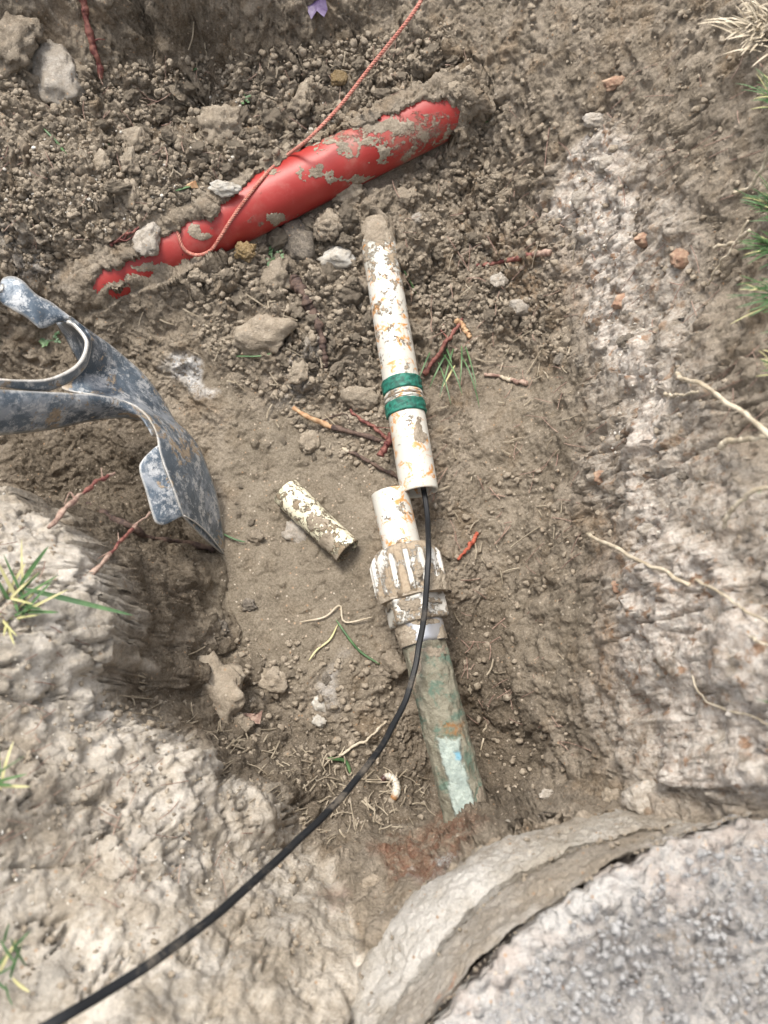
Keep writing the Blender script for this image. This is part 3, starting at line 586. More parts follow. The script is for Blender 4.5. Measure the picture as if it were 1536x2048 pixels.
def crust(P0, P1, r, maskf, parent, amp=.004, mat=None, nl=260, nt=150, name='mud_crust', seed=0, ev=None):
    P0 = np.asarray(P0); P1 = np.asarray(P1); L = np.linalg.norm(P1-P0); T = (P1-P0)/L; N = np.cross(T, [0, 0, 1.]); N /= np.linalg.norm(N); B = np.cross(N, T)
    S_, TH = np.meshgrid(np.linspace(0, 1, nl), np.linspace(-.25, math.pi+.25, nt), indexing='ij'); D_ = np.cos(TH)[..., None]*N+np.sin(TH)[..., None]*B
    V = P0+(S_*L)[..., None]*T+r*D_; Vf = V.reshape(-1, 3); px, py, _ = proj(Vf); m_ = maskf(px, py, Vf)+.30*fbm3(Vf*55, 4, seed+3, .6)+.16*fbm3(Vf*260, 3, seed+7)
    rr = 0 if ev is None else ev(S_.ravel()*L)
    h = np.clip(m_, -.2, 1.2)*amp*(1+.6*fbm3(Vf*180, 3, seed+9)); V2 = Vf+(h+.0003+rr)[:, None]*D_.reshape(-1, 3) if np.ndim(rr+h) else Vf
    keep = (m_ > 0).reshape(nl, nt); q = keep[:-1, :-1] & keep[1:, :-1] & keep[:-1, 1:] & keep[1:, 1:]; i, j = np.nonzero(q)
    F = np.stack([i*nt+j, i*nt+j+1, (i+1)*nt+j+1, (i+1)*nt+j], -1); F = F[:, ::-1]; used = np.unique(F); mp = np.zeros(nl*nt, int); mp[used] = np.arange(len(used))
    return tag(mesh(name, V2[used], mp[F], mat or CLOD, parent), kind='stuff')
def blobs(L):      # list of (x, y, rx, ry, weight) in photo pixels -> mask
    def f(px, py, V):
        m_ = np.full(px.shape, -1.)
        for x, y, a, b, w_ in L: m_ = np.maximum(m_, np.where(np.hypot((px-x)/a, (py-y)/b) < 1.6, (w_+.15)*(1-np.hypot((px-x)/a, (py-y)/b))-.08, -1))
        return m_
    return f
# red pipe
def red_extra(m, c):
    c = m.mix(m.ramp(m.noise(35, 4, .7, 0, (1, 1, 1)), .50, .75, 0, .45), c, C(.38, .13, .11)); d_ = m.math('ADD', m.noise(9, 5, .65, .3), m.math('MULTIPLY', m.attr('mud'), .35))
    return m.mix(m.ramp(d_, .56, .78, 0, .55), c, C(.34, .22, .17))
RED = mat_painted('red_plastic', C(.30, .022, .018), C(.35, .036, .030), None, .66, .78, None, .46, red_extra, 60, C(.30, .25, .19))
rp = empty('drain_pipe', RA); tag(rp, 'thick glossy red plastic pipe running diagonally, half buried in the rubble', 'pipe')
L_ = np.linalg.norm(RB-RA); T_ = (RB-RA)/L_
lathe(RA+T_*.012, RB+T_*.01, [(0, .0005)]+[(t, RR) for t in np.linspace(0, L_-.004, 140)]+[(L_-.004, .0005)], 96, RED, 'barrel', rp, None, lambda px, py, V: .5*pmask(px, py, [(650,270),(720,240),(900,200),(910,290),(820,330),(740,320),(690,300)], 40)+.2*fbm3(V*12, 3, 5))
crust(RA, RB, RR, blobs([(685,285,60,14,.16),(655,300,30,10,.2),(760,250,60,16,.22),(815,250,40,14,.18),(870,285,30,24,.15),(700,360,50,8,.05),(390,460,16,12,.5),(408,472,16,8,.5),(300,535,34,10,.4),(240,572,30,10,.4),(620,345,40,12,.05),(545,345,30,7,.1),(770,300,60,18,.06),(560,440,40,10,.02)]), rp, .0030, nl=420, nt=150, seed=1)
# white PVC pipe
def A3(px, py, z): return W(px, py, z)
PVC = mat_painted('white_pvc', C(.60, .585, .54), C(.50, .485, .43), None, .56, .62, (.525, .62, C(.52, .25, .08)), .34, None, 50, C(.33, .255, .175))
CREAM = mat_painted('cream_pvc', C(.74, .69, .53), C(.64, .60, .44), None, .53, .575, (.58, .70, C(.46, .31, .15)), .38, None, 110, C(.22, .165, .105))
def tape_extra(m, c): return m.mix(m.ramp(m.noise(140, 4, .7, .5), .35, .65), c, C(.008, .06, .045))
GREEN = mat_painted('green_tape', C(.010, .14, .10), C(.02, .19, .135), None, .66, .8, None, .65, tape_extra, 70)
P0 = A3(751, 452, .090); P1 = A3(839, 985, .072); PR = .0243
pv = empty('water_pipe', P1); tag(pv, 'white plastic pipe with two green bands, its open end above the cable', 'pipe')
L_ = np.linalg.norm(P1-P0); T_ = (P1-P0)/L_
def mudpv(px, py, V): return sm(780, 480, py)*.16-.10*sm(840, 900, py)-.02
lathe(P0, P1, tube_prof(L_, PR, .0032, 120), 72, PVC, 'barrel', pv, mudf=mudpv)
def along(py): # distance along pipe of a photo row
    t = np.linspace(0, 1, 400); q = P0+(P1-P0)*t[:, None]; _, yy, _ = proj(q); return float(np.interp(py, yy, t))*L_
def band(name, y0, y1, dr, mat, wav=.0012, n=10):
    s0, s1 = along(y0), along(y1); e = .0012
    pr = [(s0, PR-.0006), (s0, PR+dr*.6), (s0+e, PR+dr)]+[(t, PR+dr) for t in np.linspace(s0+2*e, s1-2*e, n)]+[(s1-e, PR+dr), (s1, PR+dr*.6), (s1, PR-.0006)]
    def mod(k, th, s_, r_): return r_+.0005*np.sin(th*5+k)+.0004*np.sin(th*13+s_*900)*(r_ > PR)
    o = lathe(P0, P1, pr, 72, mat, name, pv, mod); return o
band('green_band', 763, 788, .0022, GREEN); band('green_band', 808, 832, .0024, GREEN)
band('coupling_ring', 790, 797, .0014, PVC, n=3); band('coupling_ring', 800, 806, .0014, PVC, n=3)
SLOT = mat_simple('mud_filled_groove', C(.16, .12, .085), C(.25, .20, .15), 90, .9)
band('groove_fill', 796.5, 800.5, .0007, SLOT, n=3)
crust(P0, P1, PR, blobs([(760,458,46,34,1.1),(735,500,12,50,.2),(800,500,10,40,.25),(835,860,10,24,.5),(845,876,12,12,.5)]), pv, .0022, nl=330, nt=110, seed=4)
# fitting assembly: stub, union nut, hex collar, steel ring, corroded pipe
Q0 = A3(779, 985, .070); Q1 = A3(849, 1290, .066); Q2 = A3(943, 1668, .052)
fa = empty('pipe_union', Q0); tag(fa, 'white ribbed union fitting caked in mud joining a short white stub to the corroded pipe', 'pipe fitting')
LQ = np.linalg.norm(Q1-Q0); TQ = (Q1-Q0)/LQ
def aq(py):
    t = np.linspace(0, 1, 400); _, yy, _ = proj(Q0+(Q1-Q0)*t[:, None]); return float(np.interp(py, yy, t))*LQ
lathe(Q0, Q1, tube_prof(aq(1130), .0238, .003, 70), 72, PVC, 'stub', fa)
MUDPVC = mat_painted('muddy_pvc', C(.60, .585, .55), C(.52, .505, .46), None, .51, .59, (.60, .70, C(.50, .28, .12)), .34, None, 55, C(.33, .26, .185))
n0, n1 = aq(1098), aq(1200); rN = .0455
prof = [(n0, .022), (n0, rN*.74), (n0+.003, rN*.80), (n0+.010, rN*.93), (n0+.016, rN)]+[(t, rN) for t in np.linspace(n0+.018, n1-.014, 26)]+[(n1-.011, rN*.985), (n1-.006, rN*.93), (n1-.002, rN*.84), (n1, rN*.7), (n1, .02)]
def ribs(k, th, s_, r_):
    t = (s_-n0)/(n1-n0); act = float(sm(.10, .2, t)*(1-sm(.84, .93, t))); ph = (th*15/(2*np.pi)+.3) % 1
    rec = sm(.14, .24, ph)*(1-sm(.76, .86, ph)); return r_-.0078*rec*act
lathe(Q0, Q1, prof, 432, MUDPVC, 'union_nut', fa, ribs, lambda px, py, V: .22*sm(840, 900, px)*sm(1120, 1180, py)+.14*sm(1150, 1195, py)-.06+.28*sm(.997*rN, rN-.006, np.linalg.norm(np.cross(V-Q0, TQ), axis=1)))
crust(Q0+TQ*n0, Q0+TQ*n1, rN, blobs([(880,1175,34,36,.45),(835,1190,60,20,.4),(790,1202,60,12,.4),(838,1140,9,30,.25)]), fa, .0035, nl=120, nt=160, seed=6)
h0, h1 = aq(1197), aq(1246); rH = .0345
def hexm(k, th, s_, r_):
    a = (th+.25) % (np.pi/3)-np.pi/6; return r_/np.cos(a)*.93 if r_ > .028 else np.full(len(th), r_)
lathe(Q0, Q1, [(h0, .02), (h0, rH), (h0+.002, rH*1.03)]+[(t, rH*1.03) for t in np.linspace(h0+.004, h1-.004, 12)]+[(h1-.001, rH), (h1, rH*.93), (h1, .02)], 144, MUDPVC, 'hex_collar', fa, hexm, lambda px, py, V: np.full(px.shape, .06))
crust(Q0+TQ*h0, Q0+TQ*h1, rH, blobs([(810,1210,60,12,.4),(870,1240,40,12,.4),(860,1202,40,10,.5)]), fa, .004, nl=80, nt=130, seed=8)
STEEL = mat_painted('galvanized_ring', C(.50, .51, .54), C(.40, .41, .44), None, .60, .72, None, .32, None, 60); STEEL.node_tree.nodes['Principled BSDF'].inputs['Metallic'].default_value = .55
r0_, r1_ = aq(1243), aq(1288)
lathe(Q0, Q1, [(r0_, .018), (r0_, .0270), (r0_+.003, .0285)]+[(t, .0285) for t in np.linspace(r0_+.005, r1_-.004, 8)]+[(r1_-.002, .0278), (r1_, .0262), (r1_, .018)], 80, STEEL, 'metal_ring', fa)
crust(Q0+TQ*r0_, Q0+TQ*r1_, .0285, blobs([(800,1265,30,40,.8),(845,1243,60,8,.5),(850,1292,50,8,.5),(885,1270,12,30,.5)]), fa, .002, nl=60, nt=100, seed=9)
def cor_extra(m, c):
    c = m.mix(m.ramp(m.noise(42, 5, .7, .5, None, (2, 5, 1)), .50, .64, 0, .75), c, C(.075, .15, .115))
    c = m.mix(m.math('MULTIPLY', m.attr('orange'), m.ramp(m.noise(90, 4, .7), .4, .6)), c, C(.25, .13, .05))
    g_ = m.mix(m.ramp(m.noise(80, 4, .7), .35, .65), C(.27, .325, .30), C(.40, .46, .42))
    g_ = m.mix(m.attr('blue'), g_, C(.16, .34, .44)); return m.mix(m.attr('mint'), c, g_)
def mat_cor():
    m = M('corroded_pipe', .8); c = m.mix(m.ramp(m.noise(70, 5, .7), .35, .62), C(.15, .138, .10), C(.25, .235, .18)); c = cor_extra(m, c)
    m.col(c).bump([(m.noise(150, 5, .7), .004), (m.attr('mint'), -.0015)]); return m.m
cp_ = mat_cor(); e_ = .0262; L2 = np.linalg.norm(Q2-Q1)
co = lathe(Q1, Q2, [(-.004, .015), (-.004, e_)]+[(t, e_) for t in np.linspace(0, L2, 170)]+[(L2, .001)], 110, cp_, 'corroded_barrel', fa,
    lambda k, th, s_, r_: r_+(.0011*fbm2(th*4, np.full(th.shape, s_*60), 4, 3)-.0009*np.exp(-((th-2.45)/.13)**2)) )
Vc = np.array([v.co[:] for v in co.data.vertices]); Vw = Vc+0; px, py, _ = proj(Vw); px = px+5*fbm3(Vw*140, 3, 4); py = py+6*fbm3(Vw*140, 3, 14)
for nm_, vv in (('mint', pmask(px, py, [(876,1474),(890,1480),(918,1480),(923,1505),(928,1535),(937,1565),(948,1600),(960,1660),(915,1660),(903,1600),(896,1560),(886,1520),(880,1500)], 2.5)),
                ('blue', pmask(px, py, [(908,1500),(922,1505),(924,1520),(912,1516)], 3)), ('orange', pmask(px, py, [(880,1440),(925,1445),(925,1470),(890,1475)], 8))):
    a_ = co.data.attributes.new(nm_, 'FLOAT', 'POINT'); a_.data.foreach_set('value', vv.astype(np.float32))
crust(Q1, Q2, e_, blobs([(832,1330,14,50,.3),(870,1300,50,14,.1),(963,1590,14,60,.3)]), fa, .0025, nl=220, nt=110, seed=12)
# loose offcut
O0 = g1(570, 983); O1 = g1(697, 1104); O0 = A3(571, 983, O0[2]+.020); O1 = A3(696, 1103, O1[2]+.018)
oc = empty('pipe_offcut', O0); tag(oc, 'short loose cream plastic pipe piece speckled with mud lying on the pit floor', 'pipe piece')
LO = np.linalg.norm(O1-O0)
def bell(k, th, s_, r_): return r_*(1+.07*(1-sm(.36, .42, s_/LO)))+.0003*np.sin(th*3+s_*40)
lathe(O0, O1, tube_prof(LO, .0193, .0026, 60), 72, CREAM, 'barrel', oc, bell, lambda px, py, V: np.full(px.shape, .05)+.12*sm(1060, 1100, py))
crust(O0, O1, .0197, blobs([(655,1085,20,18,.55),(630,1040,20,14,.1),(610,1000,16,14,.1),(590,985,12,8,.2),(676,1118,14,10,.5)]), oc, .0012, nl=150, nt=90, seed=15)
# ------------------------------------------------------------------ cable and string
bm_ = M('black_rubber', .42); du_ = bm_.ramp(bm_.noise(30, 6, .75, .4), .50, .70, 0, .55); bm_.col(bm_.mix(du_, C(.012, .013, .015), C(.20, .17, .135))); bm_.rgh(bm_.math('ADD', .5, bm_.math('MULTIPLY', du_, .6))); bm_.b.inputs['Specular IOR Level'].default_value = .25; BLACK = bm_.m
cpts = [(836,930,.074),(848,985,.074),(856,1040,.085),(858,1100,.125),(856,1160,.128),(850,1230,.122),(838,1300,.118),(816,1385,.125),(785,1452,.15),(740,1525,.19),(680,1600,.24),(600,1680,.295),(500,1768,.35),(380,1868,.405),(220,1975,.45),(85,2052,.48),(-120,2150,.48)]
CPt = spline(np.array([W(*c) for c in cpts]), 240); CPt = CPt+.0014*np.stack([fbm2(np.arange(240)*.06, np.full(240, k*7.), 2, 3) for k in range(3)], -1)*sm(0, 40, np.arange(240))[:, None]
def twin(ss, th): return 1+.32*np.abs(np.cos(th))**1.2-.16*np.exp(-((np.abs(np.sin(th))-1)/.12)**2)
V_, F_ = sweep(CPt, .0026, 20, True, twin)
o = mesh('cable', V_, F_, BLACK); tag(o, 'black flat twin cable curving out of the white pipe end to the lower left', 'cable')
ROPE = mat_simple('red_twine', C(.42, .13, .10), C(.55, .27, .21), 260, .85, 0, .0006)
sp = [(860,-30,.300),(820,35,.285),(740,135,.240),(680,212,.212),(620,275,.196),(575,310,None),(545,335,None),(520,362,None),(490,400,None),(462,440,None),(440,475,None),(422,500,None),(400,510,None),(378,506,None),(364,492,None),(357,470,None),(353,448,None)]
def ground_or_pipe(px, py):
    zz = [];
    for z in np.linspace(.30, .05, 126):
        p = W(px, py, z); s_ = np.dot(p-RA, (RB-RA))/np.dot(RB-RA, RB-RA); q = RA+(RB-RA)*s_
        if (np.linalg.norm(p-q) < RR+.0025 and 0 < s_ < 1) or p[2] < hgt(p[0], p[1])+.002: return p
    return p
SPt = spline(np.array([W(a, b, c) if c else ground_or_pipe(a, b) for a, b, c in sp]), 700)
T3, N3, B3 = frames(SPt); ln = np.r_[0, np.cumsum(np.linalg.norm(np.diff(SPt, axis=0), axis=1))]; parts = []
for k in range(3):
    a = ln/.011*2*np.pi+k*2.094; parts.append(sweep(SPt+.00125*(np.cos(a)[:, None]*N3+np.sin(a)[:, None]*B3), .00125, 7))
V_, F_ = join(parts); o = mesh('string', V_, F_, ROPE); tag(o, 'thin twisted red string crossing over the red pipe and ending in a loop', 'string')
# ------------------------------------------------------------------ shovel
def mat_shovel():
    m = M('shovel_steel', .42, .25); c = m.mix(m.ramp(m.noise(14, 4, .6), .35, .65), C(.065, .09, .12), C(.125, .16, .20))
    film = m.ramp(m.noise(26, 6, .78, .5, None, (3, 1, 2)), .47, .60, 0, .6); scr = m.ramp(m.noise(60, 5, .8, .2, None, (9, 1.2, 3)), .50, .62, 0, .75); c = m.mix(film, c, C(.40, .42, .45)); c = m.mix(scr, c, C(.56, .57, .58))
    mud_ = m.ramp(m.math('ADD', m.math('ADD', m.math('MULTIPLY', m.noise(19, 6, .75, .4, None, (7, 3, 2)), .75), m.math('MULTIPLY', m.noise(110, 4, .75), .25)), m.math('MULTIPLY', m.attr('mud'), .25)), .555, .60)
    c = m.mix(mud_, c, m.mix(m.ramp(m.noise(200, 3, .7), .3, .7), C(.27, .205, .14), C(.42, .35, .27))); c = m.mix(m.attr('edge'), c, C(.60, .57, .52))
    m.col(c); m.rgh(m.math('ADD', .36, m.math('MULTIPLY', m.math('MAXIMUM', film, mud_), .45))); m.bump([(m.noise(120, 5, .7), .0014), (mud_, .0005)]); return m.m
SHM = mat_shovel()
def sheet(name, Pg, th, parent, mudv=0., edge=True, mat=None):
    """closed thin shell over a grid of points"""
    Pg = np.asarray(Pg); a, b, _ = Pg.shape; du = np.gradient(Pg, axis=0); dv = np.gradient(Pg, axis=1); n = np.cross(du, dv); n /= np.linalg.norm(n, axis=2)[..., None]+1e-12
    if (n.mean((0, 1))@FW) > 0: n = -n
    top = Pg.reshape(-1, 3); bot = (Pg-n*th).reshape(-1, 3); V = np.vstack([top, bot]); o_ = a*b; F = []
    for i in range(a-1):
        for j in range(b-1):
            q = (i*b+j, (i+1)*b+j, (i+1)*b+j+1, i*b+j+1); F += [q, tuple(k+o_ for k in q[::-1])]
    per = [(0, j) for j in range(b)]+[(i, b-1) for i in range(1, a)]+[(a-1, j) for j in range(b-2, -1, -1)]+[(i, 0) for i in range(a-2, 0, -1)]
    idx = [i*b+j for i, j in per]
    for k in range(len(idx)):
        p, q = idx[k], idx[(k+1) % len(idx)]; F.append((p, q, q+o_, p+o_))
    ed = np.zeros((a, b)); ed[0] = ed[-1] = 1; ed[:, 0] = ed[:, -1] = 1; ed = np.r_[ed.ravel()*.55, ed.ravel()] if edge else np.zeros(2*o_)
    bm = mesh(name, V, F, mat or SHM, parent, attrs={'mud': np.full(len(V), mudv), 'edge': ed}); return bm
def loft(Aq, Bq, n, m_, bow=0., bowdir=None):
    A_ = spline([W(*p) for p in Aq], n); B_ = spline([W(*p) for p in Bq], n); t = np.linspace(0, 1, m_)[None, :, None]
    Pg = A_[:, None]*(1-t)+B_[:, None]*t; d = -FW if bowdir is None else np.asarray(bowdir)
    return Pg+bow*np.sin(np.pi*t)*d
sh = empty('shovel', W(0, 820, .3)); tag(sh, 'dark steel shovel caked with dry mud standing on its tip at the left', 'shovel')
sheet('blade', loft([(146,640,.215),(176,668,.205),(181,690,.20),(176,716,.195),(160,745,.19),(125,776,.19),(200,790,.182),(262,806,.175),(293,830,.168),(314,868,.162),(320,900,.158),(334,943,.15),(352,988,.14),(367,1032,.125)],
  [(149,638,.21),(184,664,.18),(219,688,.155),(254,717,.13),(290,750,.11),(325,796,.09),(352,842,.075),(374,862,.07),(398,893,.06),(418,940,.045),(434,988,.03),(445,1047,.012),(450,1095,.0),(452,1112,-.008)], 90, 24, .012), .0022, sh, .05)
sheet('blade_skirt', loft([(367,1032,.1255),(391,1046,.10),(414,1066,.07),(434,1090,.035),(451,1113,-.007)], [(364,1034,.085),(384,1050,.065),(408,1070,.045),(430,1094,.02),(450,1114,-.012)], 24, 5), .0015, sh, 0)
sheet('socket', loft([(-260,770,.39),(-100,775,.34),(0,779,.305),(78,783,.275),(156,787,.24),(219,793,.212),(250,803,.195),(273,816,.182),(291,832,.172),(305,852,.166),(314,871,.160)],
  [(-260,885,.35),(-100,880,.30),(0,871,.265),(59,865,.24),(117,857,.215),(176,844,.19),(234,837,.17),(262,838,.162),(283,842,.156),(296,856,.152),(308,874,.150)], 70, 14, .016), .0022, sh, .02)
sheet('socket_lip', loft([(-260,745,.40),(-100,758,.35),(0,761,.312),(39,762,.295),(90,762,.275),(129,750,.255),(156,734,.24),(172,711,.228),(177,687,.222),(171,671,.22),(150,648,.222),(134,641,.226)],
  [(-260,775,.39),(-100,777,.34),(0,774,.303),(39,780,.285),(90,783,.262),(122,774,.246),(150,757,.23),(173,733,.215),(182,703,.207),(183,683,.204),(172,660,.206),(146,639,.215)], 70, 7, .002), .004, sh, .05)
sheet('socket_lining', loft([(126,642,.22),(160,658,.215),(174,678,.213),(175,700,.215),(168,722,.222),(150,740,.235)], [(112,646,.17),(128,672,.155),(140,694,.15),(150,712,.15),(157,726,.155),(158,736,.19)], 30, 10, -.006), .002, sh, -.2, False)
sheet('step_plate', loft([(0,578,.262),(4,558,.26),(23,552,.258),(45,561,.255),(74,589,.245),(101,603,.236),(129,624,.226),(149,640,.216)], [(0,603,.258),(8,610,.255),(23,618,.252),(51,634,.243),(76,654,.235),(90,656,.228),(113,646,.222),(133,641,.217)], 40, 10, .004), .004, sh, .03)
sheet('step_plate', loft([(316,890,.158),(301,902,.162),(283,922,.166),(279,941,.165),(291,980,.158),(303,1023,.150),(312,1045,.146),(328,1050,.138),(344,1043,.132)], [(319,898,.157),(323,915,.155),(328,931,.152),(334,947,.149),(344,970,.144),(352,988,.139),(358,1005,.133),(363,1020,.129),(367,1032,.1245)], 36, 12, .001), .003, sh, -.04)
HW = mat_simple('ash_handle', C(.42, .27, .14), C(.55, .38, .22), 30, .55, 0, .0005, (1, 12, 12))
V_, F_ = sweep(spline([W(-120,828,.322), W(-400,835,.43), W(-900,840,.62)], 20), .019, 24); mesh('handle', V_, F_, HW, sh)
crumb_s = [(140,655,16),(200,705,14),(240,740,18),(262,738,12),(160,795,12)]
# ------------------------------------------------------------------ stepped concrete collar with gravel inside
def mat_conc(name, a, b, stain):
    m = M(name, .92, 0, .25); c = m.mix(m.ramp(m.noise(11, 5, .65, .4), .36, .62), a, b); c = m.mix(m.ramp(m.noise(7, 5, .65), .52, .66, 0, .85), c, stain)
    c = m.mix(m.ramp(m.noise(17, 5, .7, .3, None, (5, 5, 1)), .66, .72), c, C(.50, .26, .17))
    m.col(soil_tail(m, c)).bump([(m.noise(60, 5, .7), .006), (m.noise(180, 5, .75), .004)]); return m.m
CON1 = mat_conc('pale_concrete', C(.40, .365, .31), C(.62, .60, .565), C(.30, .255, .20)); CON2 = mat_conc('dusty_concrete', C(.32, .285, .24), C(.45, .42, .38), C(.30, .25, .19))
DARKC = mat_simple('dark_crack', C(.035, .03, .025), C(.08, .065, .055), 60, .95)
KK = np.array([[KLIP[0], KLIP[1], .285, KLIP[3]], [KGRV[0], KGRV[1], .335, KGRV[3]], [KCRK[0], KCRK[1], .395, KCRK[3]]])
def ringp(t, dr, dz, n=1300):
    k = np.array([np.interp(t, [0, 1, 2], KK[:, c]) for c in range(4)]); th = np.arange(n)*2*np.pi/n; r_ = k[3]+dr+0*th
    return np.stack([k[0]+r_*np.cos(th), k[1]+r_*np.sin(th), k[2]+dz+0*th], -1)
def rings(name, L, mat, parent, ns=.003):
    R_ = [ringp(*q) for q in L]; n = len(R_[0]); V = np.vstack(R_); i = np.arange(len(R_)-1)[:, None]*n; j = np.arange(n)[None]; j2 = (j+1) % n
    o_ = V-[KCRK[0], KCRK[1], V[:, 2].min()-.05]; o_ /= np.linalg.norm(o_, axis=1)[:, None]; d_ = 1.5*fbm3(V*14, 3, 3, .5)+.9*fbm3(V*60, 4, 9, .62)-1.2*np.clip(fbm3(V*22, 3, 31)-.35, 0, .3)*4
    V = V+o_*(ns*d_)[:, None]; return mesh(name, V, np.stack([i+j, i+j2, i+n+j2, i+n+j], -1).reshape(-1, 4), mat, parent)
cc = empty('concrete_collar', (KCRK[0], KCRK[1], .3)); tag(cc, 'round stepped concrete ring with gravel filled middle at the lower right', 'concrete ring')
rings('outer_lip', [(0, .004, -.10), (0, .003, -.06), (0, .003, -.03), (0, .002, -.015), (0, .001, -.006), (0, .0, 0)]+[(t, 0, .014*math.sin(math.pi*t/.9)**.7) for t in np.linspace(.06, .9, 60)]+[(.95, -.002, -.004), (1, -.004, -.014)], CON1, cc, ns=.0035)
rings('inner_ring', [(1, -.006, -.02), (1, -.001, -.006), (1.04, 0, .004)]+[(t, 0, .006*math.sin(math.pi*(t-1))) for t in np.linspace(1.1, 1.93, 60)]+[(1.98, 0, -.003), (2, -.002, -.012)], CON2, cc, ns=.003)
rings('crack', [(1.97, -.002, -.010), (2, -.005, -.02), (2, -.016, -.02)], DARKC, cc, ns=.0005)
def mat_gravel():
    m = M('gravel_bed', .95, 0, .2); v = m.vor(75); sc_ = m.n.new('ShaderNodeSeparateColor'); m.l.new(v.outputs['Color'], sc_.inputs[0])
    c = m.mix(sc_.outputs[0], C(.22, .217, .22), C(.37, .365, .36)); c = m.mix(m.ramp(m.noise(9, 4, .6), .42, .6), c, C(.41, .40, .39)); c = m.mix(m.ramp(m.noise(14, 5, .7, 0, None, (4, 2, 2)), .58, .7), c, C(.30, .25, .20))
    c = m.mix(m.attr('rim'), c, m.mix(m.ramp(m.noise(25, 4, .7), .4, .65), C(.48, .475, .465), C(.42, .37, .34))); m.col(soil_tail(m, c)).bump([(m.noise(60, 5, .7), .008), (m.ramp(v.outputs['Distance'], .7, .1), .004)]); return m.m
n = 1400; fr = np.r_[1, .999, .996, np.linspace(.985, .02, 200)]; th = np.arange(n)*2*np.pi/n; rad = (KCRK[3]-.0038)
RRg = fr[:, None]*rad*np.ones(n)[None]; X_ = KCRK[0]+RRg*np.cos(th); Y_ = KCRK[1]+RRg*np.sin(th)
jag = .0035*fbm2(np.cos(th)*40, np.sin(th)*40, 4, 6)[None]*sm(.9, 1, fr)[:, None]; X_ = X_+jag*np.cos(th); Y_ = Y_+jag*np.sin(th)
f1, f2, idd = worley(X_/.016+.3*fbm2(X_*60, Y_*60, 2, 2), Y_/.016, 88)
Zg = .397+.006*fbm2(X_*18, Y_*18, 4, 81)+.004*fbm2(X_*70, Y_*70, 3, 82)+np.sqrt(np.clip(.3-f1*f1, 0, 1))*.010*sm(.95, .7, fr)[:, None]*(idd > .35)+np.array([-.02, -.004, 0]+[0]*200)[:, None]+.018*sm(1, .3, fr)[:, None]
i = np.arange(len(fr)-1)[:, None]*n; j = np.arange(n)[None]; j2 = (j+1) % n
mesh('gravel_bed', np.stack([X_, Y_, Zg], -1).reshape(-1, 3), np.stack([i+j, i+j2, i+n+j2, i+n+j], -1).reshape(-1, 4), mat_gravel(), cc, attrs={'rim': (sm(.86, .985, fr)[:, None]*np.ones(n)[None]).ravel()})
def onbed(x, y):
    P = W(x, y, .412); return P
GRAV = mat_clod('gravel', C(.27, .265, .26), C(.19, .17, .155), C(.38, .375, .37), 0)
gq = np.random.default_rng(5)
def oncollar(x, y):
    n_ = len(x); t_ = np.where(gq.random(n_) < .45, gq.normal(1, .06, n_), gq.uniform(0, 2, n_)); t_ = np.where(gq.random(n_) < .35, gq.normal(1.97, .02, n_), t_); a_ = gq.uniform(1.2, 3.6, n_)
    k_ = np.stack([np.interp(np.clip(t_, 0, 2), [0, 1, 2], KK[:, c]) for c in range(4)], -1); return np.stack([k_[:, 0]+k_[:, 3]*np.cos(a_), k_[:, 1]+k_[:, 3]*np.sin(a_), k_[:, 2]+.004], -1)
crumbs('collar_crumbs', 900, [([(0,0),(1000,0),(1000,1000),(0,1000)], 1.)], 22, 3, 15, CLOD, 'loose soil crumbs lying on the steps of the concrete ring', 'soil crumbs', 0, oncollar)
crumbs('gravel', 1100, [([(1130,2046),(1180,1900),(1300,1760),(1420,1690),(1536,1670),(1700,1700),(1700,2046)], .8), ([(960,2046),(1060,1930),(1200,1800),(1250,1900),(1150,2046)], .2)], 21, 6, 26, GRAV, 'grey gravel filling the middle of the concrete ring', 'gravel', -.2, onbed)

# ------------------------------------------------------------------ roots and twigs
BARK = mat_simple('red_bark', C(.10, .022, .022), C(.24, .10, .075), 140, .7, 0, .0008)
DBARK = mat_simple('dark_bark', C(.045, .028, .025), C(.13, .085, .065), 120, .8, 0, .0012)
PBARK = mat_simple('weathered_bark', C(.20, .12, .095), C(.40, .29, .23), 130, .8, 0, .0008)
RAWW = mat_simple('fresh_wood', C(.34, .18, .09), C(.50, .34, .20), 120, .7, 0, .0005)
STRAW = mat_simple('dry_straw', C(.36, .30, .215), C(.54, .475, .37), 70, .7, 0, .0003)
GREEN1 = mat_simple('green_blade', C(.04, .095, .035), C(.085, .165, .06), 40, .5, 0, 0)
YELLOW1 = mat_simple('yellow_blade', C(.38, .37, .17), C(.50, .46, .25), 30, .55, 0, 0)
def path(pts, n, lift=.003):
    return spline(np.array([W(*p) if len(p) > 2 else g1(p[0], p[1])+[0, 0, lift] for p in pts]), n)
